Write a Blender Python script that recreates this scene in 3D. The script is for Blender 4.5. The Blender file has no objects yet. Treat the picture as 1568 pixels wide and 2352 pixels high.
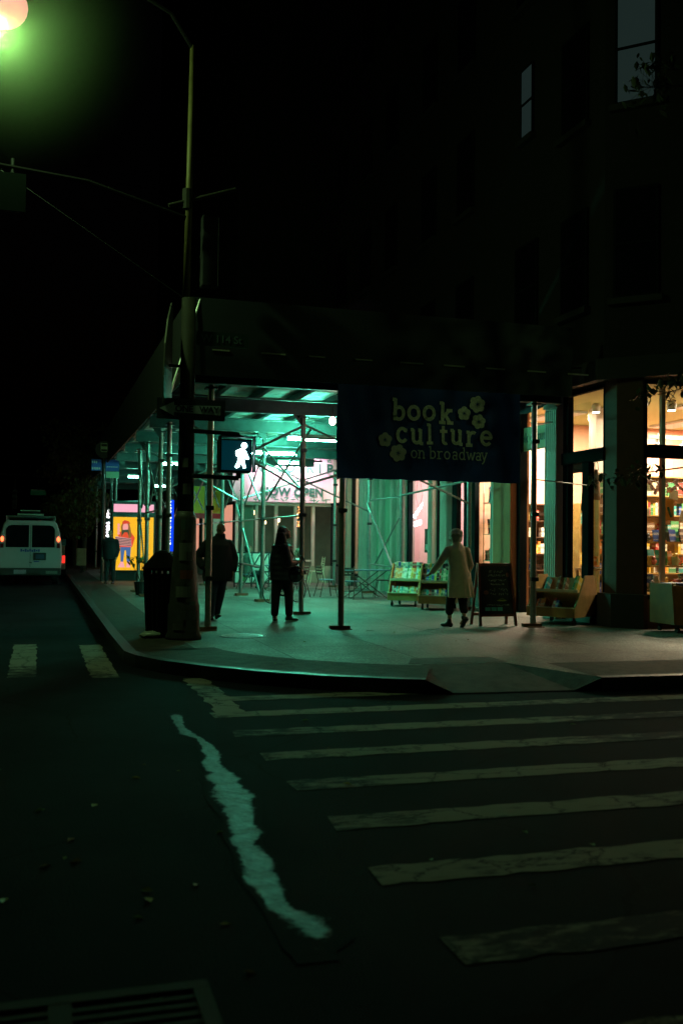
import bpy, bmesh, math, random
from mathutils import Vector, Matrix
PI = math.pi
random.seed(11)
sc = bpy.context.scene
# ------------------------------------------------------------------ camera
cam_d = bpy.data.cameras.new("camera"); cam = bpy.data.objects.new("camera", cam_d)
sc.collection.objects.link(cam); sc.camera = cam
H = 1.63
yaw, pitch, roll = 0.2940, 0.0295, 0.012
fwd = Vector((math.sin(yaw)*math.cos(pitch), math.cos(yaw)*math.cos(pitch), math.sin(pitch)))
rgt = Vector((math.cos(yaw), -math.sin(yaw), 0)); upv = rgt.cross(fwd)
r2 = rgt*math.cos(roll) + upv*math.sin(roll); u2 = -rgt*math.sin(roll) + upv*math.cos(roll)
M = Matrix((r2, u2, -fwd)).transposed().to_4x4(); M.translation = Vector((0, 0, H))
cam.matrix_world = M
cam_d.sensor_fit = 'VERTICAL'; cam_d.sensor_height = 36; cam_d.sensor_width = 24
cam_d.lens = 2287*36/2352; cam_d.clip_end = 600; cam_d.clip_start = .05
cam_d.dof.use_dof = True; cam_d.dof.focus_distance = 17.5; cam_d.dof.aperture_fstop = 2.0
# ------------------------------------------------------------------ world: deep night
w = bpy.data.worlds.new("World"); sc.world = w; w.use_nodes = True
wn = w.node_tree.nodes; wl = w.node_tree.links
bg = wn.get("Background"); sky = wn.new("ShaderNodeTexSky"); sky.sky_type = 'NISHITA'
sky.sun_disc = False; sky.sun_elevation = math.radians(-3); sky.sun_rotation = math.radians(200)
wl.new(sky.outputs[0], bg.inputs[0]); bg.inputs[1].default_value = 0.004
# ------------------------------------------------------------------ view
sc.view_settings.view_transform = 'Standard'; sc.view_settings.look = 'None'
sc.view_settings.exposure = 0; sc.view_settings.gamma = 1
sc.render.engine = 'CYCLES'
sc.cycles.use_denoising = True
sc.cycles.sample_clamp_indirect = 3; sc.cycles.max_bounces = 6; sc.cycles.diffuse_bounces = 3
sc.cycles.glossy_bounces = 3; sc.cycles.transparent_max_bounces = 12; sc.cycles.caustics_reflective = False
sc.cycles.caustics_refractive = False; sc.cycles.use_light_tree = True; sc.cycles.volume_bounces = 0

# ------------------------------------------------------------------ materials
MATS = {}
def mat(name, col, rough=.6, metal=0., noise=0., nscale=8., bump=0., bscale=None, spec=.5):
    if name in MATS: return MATS[name]
    m = bpy.data.materials.new(name); m.use_nodes = True; MATS[name] = m
    n, l = m.node_tree.nodes, m.node_tree.links; b = n["Principled BSDF"]
    b.inputs["Roughness"].default_value = rough; b.inputs["Metallic"].default_value = metal
    b.inputs["Specular IOR Level"].default_value = spec
    b.inputs["Base Color"].default_value = (*col, 1)
    if noise or bump:
        tc = n.new("ShaderNodeTexCoord"); nz = n.new("ShaderNodeTexNoise")
        nz.inputs["Scale"].default_value = nscale; nz.inputs["Detail"].default_value = 6; nz.inputs["Roughness"].default_value = .65
        l.new(tc.outputs["Object"], nz.inputs["Vector"])
        if noise:
            r = n.new("ShaderNodeValToRGB"); e = r.color_ramp.elements
            e[0].position = .32; e[1].position = .68
            e[0].color = (*[c*(1-noise) for c in col], 1); e[1].color = (*[min(1, c*(1+noise*.6)) for c in col], 1)
            l.new(nz.outputs["Fac"], r.inputs[0]); l.new(r.outputs[0], b.inputs["Base Color"])
        if bump:
            nb = n.new("ShaderNodeTexNoise"); nb.inputs["Scale"].default_value = bscale or nscale*6; nb.inputs["Detail"].default_value = 4
            l.new(tc.outputs["Object"], nb.inputs["Vector"])
            bp = n.new("ShaderNodeBump"); bp.inputs["Strength"].default_value = bump; bp.inputs["Distance"].default_value = .02
            l.new(nb.outputs["Fac"], bp.inputs["Height"]); l.new(bp.outputs[0], b.inputs["Normal"])
    return m
def emit(name, col, s):
    if name in MATS: return MATS[name]
    m = bpy.data.materials.new(name); m.use_nodes = True; MATS[name] = m
    b = m.node_tree.nodes["Principled BSDF"]; b.inputs["Base Color"].default_value = (0, 0, 0, 1)
    b.inputs["Emission Color"].default_value = (*col, 1); b.inputs["Emission Strength"].default_value = s
    return m
def glass(name, tint=(.9, .95, .92), refl=1.0):
    if name in MATS: return MATS[name]
    m = bpy.data.materials.new(name); m.use_nodes = True; MATS[name] = m
    n, l = m.node_tree.nodes, m.node_tree.links; n.clear()
    o = n.new("ShaderNodeOutputMaterial"); t = n.new("ShaderNodeBsdfTransparent"); g = n.new("ShaderNodeBsdfGlossy")
    f = n.new("ShaderNodeFresnel"); f.inputs[0].default_value = 1.45; x = n.new("ShaderNodeMixShader")
    gm_ = n.new("ShaderNodeNewGeometry"); iv = n.new("ShaderNodeMath"); iv.operation = 'SUBTRACT'; iv.inputs[0].default_value = 1
    mu_ = n.new("ShaderNodeMath"); mu_.operation = 'MULTIPLY'; l.new(gm_.outputs["Backfacing"], iv.inputs[1]); l.new(iv.outputs[0], mu_.inputs[0]); l.new(f.outputs[0], mu_.inputs[1])
    t.inputs[0].default_value = (*tint, 1); g.inputs["Roughness"].default_value = .02
    l.new(mu_.outputs[0], x.inputs[0]); l.new(t.outputs[0], x.inputs[1]); l.new(g.outputs[0], x.inputs[2]); l.new(x.outputs[0], o.inputs[0])
    return m

# ------------------------------------------------------------------ mesh builder
class MB:
    def __init__(s): s.v = []; s.f = []
    def add(s, vs, fs):
        o = len(s.v); s.v += [tuple(v) for v in vs]; s.f += [tuple(i+o for i in f) for f in fs]; return s
    def box(s, x0, x1, y0, y1, z0, z1):
        return s.add([(x0,y0,z0),(x1,y0,z0),(x1,y1,z0),(x0,y1,z0),(x0,y0,z1),(x1,y0,z1),(x1,y1,z1),(x0,y1,z1)],
                     [(0,3,2,1),(4,5,6,7),(0,1,5,4),(1,2,6,5),(2,3,7,6),(3,0,4,7)])
    def rbox(s, c, size, rz=0, rx=0, ry=0):
        m = Matrix.Translation(c) @ Matrix.Rotation(rz,4,'Z') @ Matrix.Rotation(ry,4,'Y') @ Matrix.Rotation(rx,4,'X')
        a,b,d = [q/2 for q in size]
        vs = [m @ Vector(p) for p in [(-a,-b,-d),(a,-b,-d),(a,b,-d),(-a,b,-d),(-a,-b,d),(a,-b,d),(a,b,d),(-a,b,d)]]
        return s.add(vs, [(0,3,2,1),(4,5,6,7),(0,1,5,4),(1,2,6,5),(2,3,7,6),(3,0,4,7)])
    def tube(s, p0, p1, r, r1=None, n=10, caps=True):
        p0, p1 = Vector(p0), Vector(p1); r1 = r if r1 is None else r1
        d = (p1-p0); q = d.to_track_quat('Z','Y'); vs = []
        for p, rr in ((p0,r),(p1,r1)):
            for i in range(n):
                a = 2*PI*i/n; vs.append(p + q @ Vector((rr*math.cos(a), rr*math.sin(a), 0)))
        fs = [(i,(i+1)%n,n+(i+1)%n,n+i) for i in range(n)]
        if caps: fs += [tuple(range(n-1,-1,-1)), tuple(range(n,2*n))]
        return s.add(vs, fs)
    def path(s, pts, r, n=8):
        for a, b in zip(pts[:-1], pts[1:]): s.tube(a, b, r, n=n)
        return s
    def lathe(s, prof, c=(0,0,0), n=16, axis='Z', sx=1, sy=1):
        vs = []; m = {'Z':Matrix.Identity(3),'Y':Matrix.Rotation(-PI/2,3,'X'),'X':Matrix.Rotation(PI/2,3,'Y')}[axis]
        for r, z in prof:
            for i in range(n):
                a = 2*PI*i/n; vs.append(m @ Vector((r*sx*math.cos(a), r*sy*math.sin(a), z)) + Vector(c))
        fs = []
        for k in range(len(prof)-1):
            for i in range(n): fs.append((k*n+i, k*n+(i+1)%n, (k+1)*n+(i+1)%n, (k+1)*n+i))
        fs += [tuple(range(n-1,-1,-1)), tuple(range((len(prof)-1)*n, len(prof)*n))]
        return s.add(vs, fs)
    def ell(s, c, r, n=14, k=9, rot=None):
        vs = []; rot = rot or Matrix.Identity(3); c = Vector(c)
        for j in range(1, k):
            t = PI*j/k
            for i in range(n):
                a = 2*PI*i/n; vs.append(c + rot @ Vector((r[0]*math.sin(t)*math.cos(a), r[1]*math.sin(t)*math.sin(a), -r[2]*math.cos(t))))
        fs = [(j*n+i, j*n+(i+1)%n, (j+1)*n+(i+1)%n, (j+1)*n+i) for j in range(k-2) for i in range(n)]
        vs.append(c + rot @ Vector((0,0,-r[2]))); vs.append(c + rot @ Vector((0,0,r[2])))
        b = (k-1)*n
        fs += [(b,(i+1)%n,i) for i in range(n)] + [(b+1,(k-2)*n+i,(k-2)*n+(i+1)%n) for i in range(n)]
        return s.add(vs, fs)
    def limb(s, pts, n=12):
        """chain of (point, radius) capsules"""
        for (p, r) in pts: s.ell(p, (r,r,r), n, 8)
        for (p, r), (q, t) in zip(pts[:-1], pts[1:]):
            if (Vector(q)-Vector(p)).length > 1e-4: s.tube(p, q, r, t, n=n)
        return s
    def loft(s, rings, n=20):
        """rings of (cx,cy,z,rx,ry[,rot])"""
        vs = []
        for R in rings:
            cx,cy,z,rx,ry = R[:5]; ro = R[5] if len(R) > 5 else 0
            for i in range(n):
                a = 2*PI*i/n; x, y = rx*math.cos(a), ry*math.sin(a)
                vs.append((cx+x*math.cos(ro)-y*math.sin(ro), cy+x*math.sin(ro)+y*math.cos(ro), z))
        fs = [(k*n+i, k*n+(i+1)%n, (k+1)*n+(i+1)%n, (k+1)*n+i) for k in range(len(rings)-1) for i in range(n)]
        fs += [tuple(range(n-1,-1,-1)), tuple(range((len(rings)-1)*n, len(rings)*n))]
        return s.add(vs, fs)
    def prism(s, poly, axis, a, b):
        """extrude 2D poly along axis from a to b; poly coords are the two other axes in order"""
        def P(u, v, t):
            return {'X':(t,u,v),'Y':(u,t,v),'Z':(u,v,t)}[axis]
        n = len(poly)
        vs = [P(u,v,a) for u,v in poly] + [P(u,v,b) for u,v in poly]
        fs = [(i,(i+1)%n,n+(i+1)%n,n+i) for i in range(n)] + [tuple(range(n-1,-1,-1)), tuple(range(n,2*n))]
        return s.add(vs, fs)
    def xf(s, m):
        s.v = [tuple(m @ Vector(v)) for v in s.v]; return s
    def mesh(s, name):
        me = bpy.data.meshes.new(name); me.from_pydata(s.v, [], s.f)
        bm = bmesh.new(); bm.from_mesh(me); bmesh.ops.recalc_face_normals(bm, faces=bm.faces); bm.to_mesh(me); bm.free()
        me.update(); return me
    def build(s, name, m, parent=None, bevel=0, smooth=False, seg=2):
        """vertices are given in world (or the root's own) coordinates; the origin goes to the parent's"""
        root = parent
        off = Vector((0,0,0)); p = parent
        while p is not None: off += p.location; p = p.parent
        if parent is not None: s.v = [tuple(Vector(v)-off) for v in s.v]; loc = None
        else:
            xs = [v[0] for v in s.v]; ys = [v[1] for v in s.v]; zs = [v[2] for v in s.v]
            loc = Vector(((min(xs)+max(xs))/2, (min(ys)+max(ys))/2, min(zs))); s.v = [tuple(Vector(v)-loc) for v in s.v]
        me = s.mesh(name); o = bpy.data.objects.new(name, me); sc.collection.objects.link(o)
        if m: me.materials.append(m)
        if parent is not None: o.parent = parent
        else: o.location = loc
        if smooth:
            for p in me.polygons: p.use_smooth = True
        if bevel:
            b = o.modifiers.new("bevel", 'BEVEL'); b.width = bevel; b.segments = seg; b.limit_method = 'ANGLE'
        return o
def tag(o, label=None, cat=None, group=None, kind=None):
    if label: o["label"] = label
    if cat: o["category"] = cat
    if group: o["group"] = group
    if kind: o["kind"] = kind
    return o
def thing(name, label, cat, loc=(0,0,0), group=None):
    o = bpy.data.objects.new(name, None); sc.collection.objects.link(o); o.location = loc
    o.empty_display_size = .1
    return tag(o, label, cat, group)
def dup(root, loc=None, rz=None, label=None, group=None, mats=None):
    r = root.copy(); sc.collection.objects.link(r)
    if loc is not None: r.location = loc
    if rz is not None: r.rotation_euler = (0,0,rz)
    if label: r["label"] = label
    if group: r["group"] = group
    for ch in list(root.children):
        c = ch.copy(); sc.collection.objects.link(c); c.parent = r
        for g in list(ch.children):
            d = g.copy(); sc.collection.objects.link(d); d.parent = c
    return r
def struct(name, mb, m, **k):
    return tag(mb.build(name, m, **k), kind="structure")
def fused(mb, name, m, parent, voxel=.012, smooth=2):
    """fuse overlapping closed shapes into one continuous skin"""
    me = mb.mesh("tmp"); o = bpy.data.objects.new("tmp", me); sc.collection.objects.link(o)
    r = o.modifiers.new("r", 'REMESH'); r.mode = 'VOXEL'; r.voxel_size = voxel; r.use_smooth_shade = True
    if smooth:
        q = o.modifiers.new("s", 'SMOOTH'); q.iterations = smooth; q.factor = .5
    dg = bpy.context.evaluated_depsgraph_get(); ev = o.evaluated_get(dg)
    nm = bpy.data.meshes.new_from_object(ev, depsgraph=dg); nm.name = name
    bpy.data.objects.remove(o); bpy.data.meshes.remove(me)
    nm.materials.clear(); nm.materials.append(m)
    for p in nm.polygons: p.use_smooth = True
    ob = bpy.data.objects.new(name, nm); sc.collection.objects.link(ob); ob.parent = parent
    return ob
def text(name, body, size, m, parent, mtx, bold=0., depth=.002, align='CENTER', spacing=1.0):
    """built-in sans lettering as a real mesh; mtx is relative to the parent"""
    cu = bpy.data.curves.new("tmp", 'FONT'); cu.body = body; cu.size = size; cu.align_x = align; cu.align_y = 'CENTER'
    cu.offset = bold; cu.extrude = depth; cu.space_character = spacing; cu.resolution_u = 4
    o = bpy.data.objects.new("tmp", cu); sc.collection.objects.link(o)
    dg = bpy.context.evaluated_depsgraph_get(); me = bpy.data.meshes.new_from_object(o.evaluated_get(dg), depsgraph=dg)
    bpy.data.objects.remove(o); me.materials.clear(); me.materials.append(m); me.transform(mtx)
    ob = bpy.data.objects.new(name, me); sc.collection.objects.link(ob); ob.parent = parent
    return ob
FRONT = Matrix.Rotation(PI/2, 4, 'X')                       # text facing -Y
def onx(x, y, z): return Matrix.Translation((x,y,z)) @ FRONT
WEST = Matrix.Rotation(-PI/2, 4, 'Z') @ Matrix.Rotation(PI/2, 4, 'X')   # text facing -X
# colours
steel = mat("galvanised_tube", (.30,.33,.32), .38, .75, .25, 14)
rust = mat("rusty_plate", (.16,.075,.04), .8, .2, .4, 12)
blackp = mat("black_paint", (.012,.013,.014), .45, 0, .3, 8)
darkm = mat("dark_metal", (.03,.033,.035), .45, .4, .3, 8)
wood = mat("yellow_wood", (.42,.26,.08), .5, 0, .25, 5)
white = mat("white_paint", (.7,.7,.68), .5, 0, .08, 6)

# ------------------------------------------------------------------ ground
def asphalt():
    m = bpy.data.materials.new("asphalt"); m.use_nodes = True; n, l = m.node_tree.nodes, m.node_tree.links; b = n["Principled BSDF"]
    tc = n.new("ShaderNodeTexCoord")
    n1 = n.new("ShaderNodeTexNoise"); n1.inputs["Scale"].default_value = .8; n1.inputs["Detail"].default_value = 8
    n2 = n.new("ShaderNodeTexNoise"); n2.inputs["Scale"].default_value = 90; n2.inputs["Detail"].default_value = 2
    l.new(tc.outputs["Object"], n1.inputs[0]); l.new(tc.outputs["Object"], n2.inputs[0])
    r = n.new("ShaderNodeValToRGB"); e = r.color_ramp.elements; e[0].position=.35; e[1].position=.7
    e[0].color=(.005,.007,.010,1); e[1].color=(.014,.017,.022,1); l.new(n1.outputs[0], r.inputs[0])
    v = n.new("ShaderNodeTexVoronoi"); v.feature='DISTANCE_TO_EDGE'; v.inputs["Scale"].default_value=.55
    wv = n.new("ShaderNodeTexNoise"); wv.inputs["Scale"].default_value=3; mx=n.new("ShaderNodeMixRGB"); mx.inputs[0].default_value=.12
    l.new(tc.outputs["Object"], wv.inputs[0]); l.new(tc.outputs["Object"], mx.inputs[1]); l.new(wv.outputs["Color"], mx.inputs[2]); l.new(mx.outputs[0], v.inputs["Vector"])
    cr = n.new("ShaderNodeMath"); cr.operation='LESS_THAN'; cr.inputs[1].default_value=.006; l.new(v.outputs["Distance"], cr.inputs[0])
    m2=n.new("ShaderNodeMixRGB"); m2.inputs[2].default_value=(.006,.007,.008,1); l.new(cr.outputs[0], m2.inputs[0]); l.new(r.outputs[0], m2.inputs[1]); l.new(m2.outputs[0], b.inputs["Base Color"])
    b.inputs["Roughness"].default_value=.95; b.inputs["Specular IOR Level"].default_value=.06
    bp=n.new("ShaderNodeBump"); bp.inputs["Strength"].default_value=.9; bp.inputs["Distance"].default_value=.006
    l.new(n2.outputs[0], bp.inputs["Height"]); l.new(bp.outputs[0], b.inputs["Normal"]); return m
g = MB(); g.add([(-150,-60,0),(150,-60,0),(150,300,0),(-150,300,0)], [(0,1,2,3)]); struct("road", g, asphalt())

def sidewalk_mat():
    m = bpy.data.materials.new("concrete_flags"); m.use_nodes = True; n, l = m.node_tree.nodes, m.node_tree.links; b = n["Principled BSDF"]
    g = n.new("ShaderNodeNewGeometry")
    br = n.new("ShaderNodeTexBrick"); br.offset=0; br.inputs["Scale"].default_value=1; br.inputs["Brick Width"].default_value=1.55; br.inputs["Row Height"].default_value=1.5
    br.inputs["Mortar Size"].default_value=.009; br.inputs["Mortar Smooth"].default_value=.3
    br.inputs["Color1"].default_value=(.22,.22,.2,1); br.inputs["Color2"].default_value=(.165,.168,.155,1); br.inputs["Mortar"].default_value=(.03,.03,.03,1)
    l.new(g.outputs["Position"], br.inputs["Vector"])
    n1=n.new("ShaderNodeTexNoise"); n1.inputs["Scale"].default_value=1.3; n1.inputs["Detail"].default_value=9; n1.inputs["Roughness"].default_value=.7; l.new(g.outputs["Position"], n1.inputs[0])
    r=n.new("ShaderNodeValToRGB"); e=r.color_ramp.elements; e[0].position=.3;e[1].position=.7; e[0].color=(.6,.6,.6,1); e[1].color=(1.1,1.1,1.1,1); l.new(n1.outputs[0], r.inputs[0])
    mu=n.new("ShaderNodeMixRGB"); mu.blend_type='MULTIPLY'; mu.inputs[0].default_value=1; l.new(br.outputs[0], mu.inputs[1]); l.new(r.outputs[0], mu.inputs[2]); 
    vs_=n.new("ShaderNodeTexVoronoi"); vs_.inputs["Scale"].default_value=3.2; l.new(g.outputs["Position"],vs_.inputs["Vector"])
    nd=n.new("ShaderNodeTexNoise"); nd.inputs["Scale"].default_value=14; l.new(g.outputs["Position"],nd.inputs[0])
    ma=n.new("ShaderNodeMath"); ma.operation='MULTIPLY_ADD'; ma.inputs[1].default_value=.10; l.new(nd.outputs[0],ma.inputs[0]); l.new(vs_.outputs["Distance"],ma.inputs[2])
    lt=n.new("ShaderNodeMath"); lt.operation='LESS_THAN'; lt.inputs[1].default_value=.11; l.new(ma.outputs[0],lt.inputs[0])
    ms=n.new("ShaderNodeMixRGB"); ms.inputs[2].default_value=(.05,.05,.045,1); l.new(lt.outputs[0],ms.inputs[0]); l.new(mu.outputs[0],ms.inputs[1])
    n5=n.new("ShaderNodeTexNoise"); n5.inputs["Scale"].default_value=.33; n5.inputs["Detail"].default_value=7; n5.inputs["Roughness"].default_value=.7; l.new(g.outputs["Position"],n5.inputs[0])
    r5=n.new("ShaderNodeValToRGB"); e5=r5.color_ramp.elements; e5[0].position=.38; e5[1].position=.6; e5[0].color=(.42,.40,.36,1); e5[1].color=(1,1,1,1); l.new(n5.outputs[0],r5.inputs[0])
    m5=n.new("ShaderNodeMixRGB"); m5.blend_type='MULTIPLY'; m5.inputs[0].default_value=1; l.new(ms.outputs[0],m5.inputs[1]); l.new(r5.outputs[0],m5.inputs[2]); 
    n6=n.new("ShaderNodeTexNoise"); n6.inputs["Scale"].default_value=38; n6.inputs["Detail"].default_value=3; l.new(g.outputs["Position"],n6.inputs[0])
    r6=n.new("ShaderNodeValToRGB"); e6=r6.color_ramp.elements; e6[0].position=.40; e6[1].position=.62; e6[0].color=(.45,.45,.45,1); e6[1].color=(1.25,1.25,1.25,1); l.new(n6.outputs[0],r6.inputs[0])
    m6=n.new("ShaderNodeMixRGB"); m6.blend_type='MULTIPLY'; m6.inputs[0].default_value=1; l.new(m5.outputs[0],m6.inputs[1]); l.new(r6.outputs[0],m6.inputs[2]); l.new(m6.outputs[0], b.inputs["Base Color"])
    # broomed, gritty texture
    mp=n.new("ShaderNodeMapping"); mp.inputs["Rotation"].default_value=(0,0,.7); mp.inputs["Scale"].default_value=(22,70,1); l.new(g.outputs["Position"], mp.inputs[0])
    n2=n.new("ShaderNodeTexNoise"); n2.inputs["Scale"].default_value=1; n2.inputs["Detail"].default_value=3; l.new(mp.outputs[0], n2.inputs[0])
    sb=n.new("ShaderNodeMath"); sb.operation='MULTIPLY_ADD'; sb.inputs[1].default_value=-2.5; l.new(br.outputs["Fac"], sb.inputs[0]); l.new(n2.outputs[0], sb.inputs[2])
    bp=n.new("ShaderNodeBump"); bp.inputs["Strength"].default_value=.8; bp.inputs["Distance"].default_value=.012; l.new(sb.outputs[0], bp.inputs["Height"]); l.new(bp.outputs[0], b.inputs["Normal"])
    b.inputs["Roughness"].default_value=.62; b.inputs["Specular IOR Level"].default_value=.3; return m
SW = sidewalk_mat()
edge = [(1.1,90),(1.1,60),(1.1,30),(1.08,16),(1.1,13.4),(1.2,12.9),(1.45,12.3),(1.88,11.65),(2.35,11.1),(3.0,10.55),(3.6,10.2),(4.0,10.02)]
edge2 = [(6.0,9.78),(7,9.75),(40,9.75)]
def inset(p, d):
    out=[]
    for i,q in enumerate(p):
        a=Vector(p[max(0,i-1)]); b=Vector(p[min(len(p)-1,i+1)]); t=(b-a).normalized(); nrm=Vector((-t.y,t.x)); out.append((q[0]+nrm.x*d,q[1]+nrm.y*d))
    return out
e1, e2 = inset(edge,.15), inset(edge2,.15)
s = MB(); s.prism(e1+[(4.45,11.3),(5.55,11.3)]+e2+[(40,90)], 'Z', -.02, .15); struct("sidewalk", s, SW)
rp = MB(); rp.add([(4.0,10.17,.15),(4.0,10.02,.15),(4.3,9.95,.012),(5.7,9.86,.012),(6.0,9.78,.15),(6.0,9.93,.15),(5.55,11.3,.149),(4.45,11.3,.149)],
                  [(0,1,2),(0,2,7),(7,2,3,6),(6,3,5),(5,3,4)]); band_m=mat("kerbside_falloff_paving",(.045,.040,.034),.8,0,.55,5,.7,55,.25); struct("curb_ramp", rp, band_m)  # ramp and kerbside paving coloured dark to paint the light's falloff
bw=MB()
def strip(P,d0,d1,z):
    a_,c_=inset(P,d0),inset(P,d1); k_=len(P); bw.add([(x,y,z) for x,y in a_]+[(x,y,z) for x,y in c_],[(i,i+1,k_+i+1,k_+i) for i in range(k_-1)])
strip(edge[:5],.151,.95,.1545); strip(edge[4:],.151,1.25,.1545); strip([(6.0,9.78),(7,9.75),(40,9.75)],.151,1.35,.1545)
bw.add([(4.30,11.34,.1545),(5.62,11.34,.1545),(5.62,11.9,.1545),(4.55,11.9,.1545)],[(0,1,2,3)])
struct("sidewalk_falloff_band", bw, band_m)  # darker band stands in for light fading towards the kerb
kb = MB()
for P, Q in ((edge, e1), (edge2, e2)):
    for i in range(len(P)-1):
        a,b,c,d = P[i],P[i+1],Q[i+1],Q[i]; z0,z1=-.02,.156
        kb.add([(*a,z0),(*b,z0),(*c,z0),(*d,z0),(*a,z1),(*b,z1),(*c,z1),(*d,z1)],[(0,3,2,1),(4,5,6,7),(0,1,5,4),(2,3,7,6)]+([(3,0,4,7)] if i==0 else [])+([(1,2,6,5)] if i==len(P)-2 else []))
struct("kerb", kb, mat("kerb_steel", (.035,.037,.04), .5, .2, .35, 5, .2))
# painted crosswalks with worn edges
def paint():
    m = bpy.data.materials.new("worn_road_paint"); m.use_nodes=True; n,l=m.node_tree.nodes,m.node_tree.links; b=n["Principled BSDF"]
    g=n.new("ShaderNodeNewGeometry"); mp=n.new("ShaderNodeMapping"); mp.inputs["Scale"].default_value=(2.5,7,1); l.new(g.outputs["Position"],mp.inputs[0])
    n1=n.new("ShaderNodeTexNoise"); n1.inputs["Scale"].default_value=1.6; n1.inputs["Detail"].default_value=10; n1.inputs["Roughness"].default_value=.72; l.new(mp.outputs[0],n1.inputs[0])
    n2=n.new("ShaderNodeTexNoise"); n2.inputs["Scale"].default_value=.45; n2.inputs["Detail"].default_value=2; l.new(g.outputs["Position"],n2.inputs[0])
    ad=n.new("ShaderNodeMath"); ad.operation='ADD'; l.new(n1.outputs[0],ad.inputs[0]); l.new(n2.outputs[0],ad.inputs[1])
    r=n.new("ShaderNodeValToRGB"); e=r.color_ramp.elements; e[0].position=.49*2*.5+.35; e[1].position=.93
    e[0].position=.84; e[1].position=1.0
    mm=n.new("ShaderNodeMath"); mm.operation='MULTIPLY'; mm.inputs[1].default_value=1; l.new(ad.outputs[0],mm.inputs[0]); l.new(mm.outputs[0],r.inputs[0])
    e[0].color=(.02,.023,.026,1); e[1].color=(.22,.21,.18,1); 
    vo=n.new("ShaderNodeTexVoronoi"); vo.feature='DISTANCE_TO_EDGE'; vo.inputs["Scale"].default_value=2.6
    wn_=n.new("ShaderNodeMixRGB"); wn_.inputs[0].default_value=.25; l.new(g.outputs["Position"],wn_.inputs[1]); l.new(n1.outputs["Color"],wn_.inputs[2]); l.new(wn_.outputs[0],vo.inputs["Vector"])
    lt=n.new("ShaderNodeMath"); lt.operation='LESS_THAN'; lt.inputs[1].default_value=.014; l.new(vo.outputs["Distance"],lt.inputs[0])
    mc=n.new("ShaderNodeMixRGB"); mc.inputs[2].default_value=(.012,.014,.016,1); l.new(lt.outputs[0],mc.inputs[0]); l.new(r.outputs[0],mc.inputs[1])
    l.new(mc.outputs[0],b.inputs["Base Color"]); b.inputs["Roughness"].default_value=.9; b.inputs["Specular IOR Level"].default_value=.1
    bp=n.new("ShaderNodeBump"); bp.inputs["Strength"].default_value=.4; bp.inputs["Distance"].default_value=.01; l.new(n1.outputs[0],bp.inputs["Height"]); l.new(bp.outputs[0],b.inputs["Normal"]); return m
PT = paint()
def ragged(x0,x1,y0,y1,z,step=.12,j=.018):
    """a painted bar whose outline is slightly chipped"""
    top=[];bot=[];k=max(2,int((x1-x0)/step))
    for i in range(k+1):
        x=x0+(x1-x0)*i/k; top.append((x+random.uniform(-j,j),y1+random.uniform(-j,j),z)); bot.append((x+random.uniform(-j,j),y0+random.uniform(-j,j),z))
    return bot+top, [(i,i+1,k+2+i,k+1+i) for i in range(k)]
cw = MB()
for i in range(8):
    y1 = 3.85+.92*i; x0 = 1.6 + random.uniform(-.04,.06)
    cw.add(*ragged(x0, 8.2, y1-.27, y1, .004))
cw.add(*ragged(1.8, 4.0, 3.0-.3, 3.0, .004))
struct("crosswalk", cw, PT)
cb = MB()
for x0,x1,ya,yb in ((-.33,.0,12.2,15.95),(.61,.93,12.0,15.7),(-1.3,-.97,12.2,15.9),(-2.2,-1.9,12.2,15.9)):
    v,f = ragged(ya,yb,x0,x1,.004); cb.add([(b_,a_,c_) for a_,b_,c_ in v], f)
v,f = ragged(9.3,11.7,1.63,1.9,.0045,.12,.03); cb.add([(b_,a_,c_) for a_,b_,c_ in v], f)
struct("crosswalk_side", cb, PT)
# ragged strip of wet, pale worn surface
Lp=[[1.195,9.464],[1.149,8.406],[1.266,8.183],[1.221,7.49],[1.15,7.198],[1.179,6.975],[1.114,6.82],[1.13,6.589],[1.093,6.416],[1.082,6.135],[1.095,5.821],[1.039,5.553],[1.023,5.3],[1.022,5.104],[.978,4.793],[.995,4.533],[.995,4.344],[1.021,4.111],[1.006,3.899]]
Rp=[[1.299,9.378],[1.246,8.695],[1.31,8.22],[1.35,7.796],[1.358,7.539],[1.289,7.239],[1.313,7.012],[1.353,6.76],[1.308,6.608],[1.34,6.354],[1.3,6.025],[1.219,5.644],[1.203,5.444],[1.154,5.308],[1.154,5.107],[1.18,4.914],[1.125,4.823],[1.141,4.651],[1.112,4.442],[1.104,4.329],[1.251,4.153],[1.225,3.933],[1.125,3.822]]
def rag(P):
    out=[]
    for a,b in zip(P[:-1],P[1:]):
        for k in range(6):
            t=k/6; out.append((a[0]+(b[0]-a[0])*t+random.uniform(-.03,.03), a[1]+(b[1]-a[1])*t))
    return out+[tuple(P[-1])]
def at_y(P,y):
    for a,b in zip(P[:-1],P[1:]):
        if (a[1]-y)*(b[1]-y)<=0 and a[1]!=b[1]: t=(y-a[1])/(b[1]-a[1]); return a[0]+(b[0]-a[0])*t
    return P[0][0] if y>P[0][1] else P[-1][0]
pu=MB(); ys=[9.45-i*(9.45-3.75)/200 for i in range(201)]; cols=5; vs=[]; ev=[]
for y in ys:
    a_,b_=at_y(Lp,y),at_y(Rp,y); c_=(a_+b_)/2; h_=(b_-a_)/2*1.45; fade=min(1,(y-3.7)/.7)*min(1,(9.45-y)/.25)*(1 if y<8.25 or y>8.9 else .8)
    for k in range(cols): vs.append((c_+h_*(k/(cols-1)*2-1),y,.004)); ev.append((1-abs(k/(cols-1)*2-1))*fade)
pu.add(vs,[(i*cols+k,(i+1)*cols+k,(i+1)*cols+k+1,i*cols+k+1) for i in range(200) for k in range(cols-1)])
wet = mat("wet_worn_strip", (.07,.095,.13), .6, 0, .85, 7, .35, 26, .25)
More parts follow.
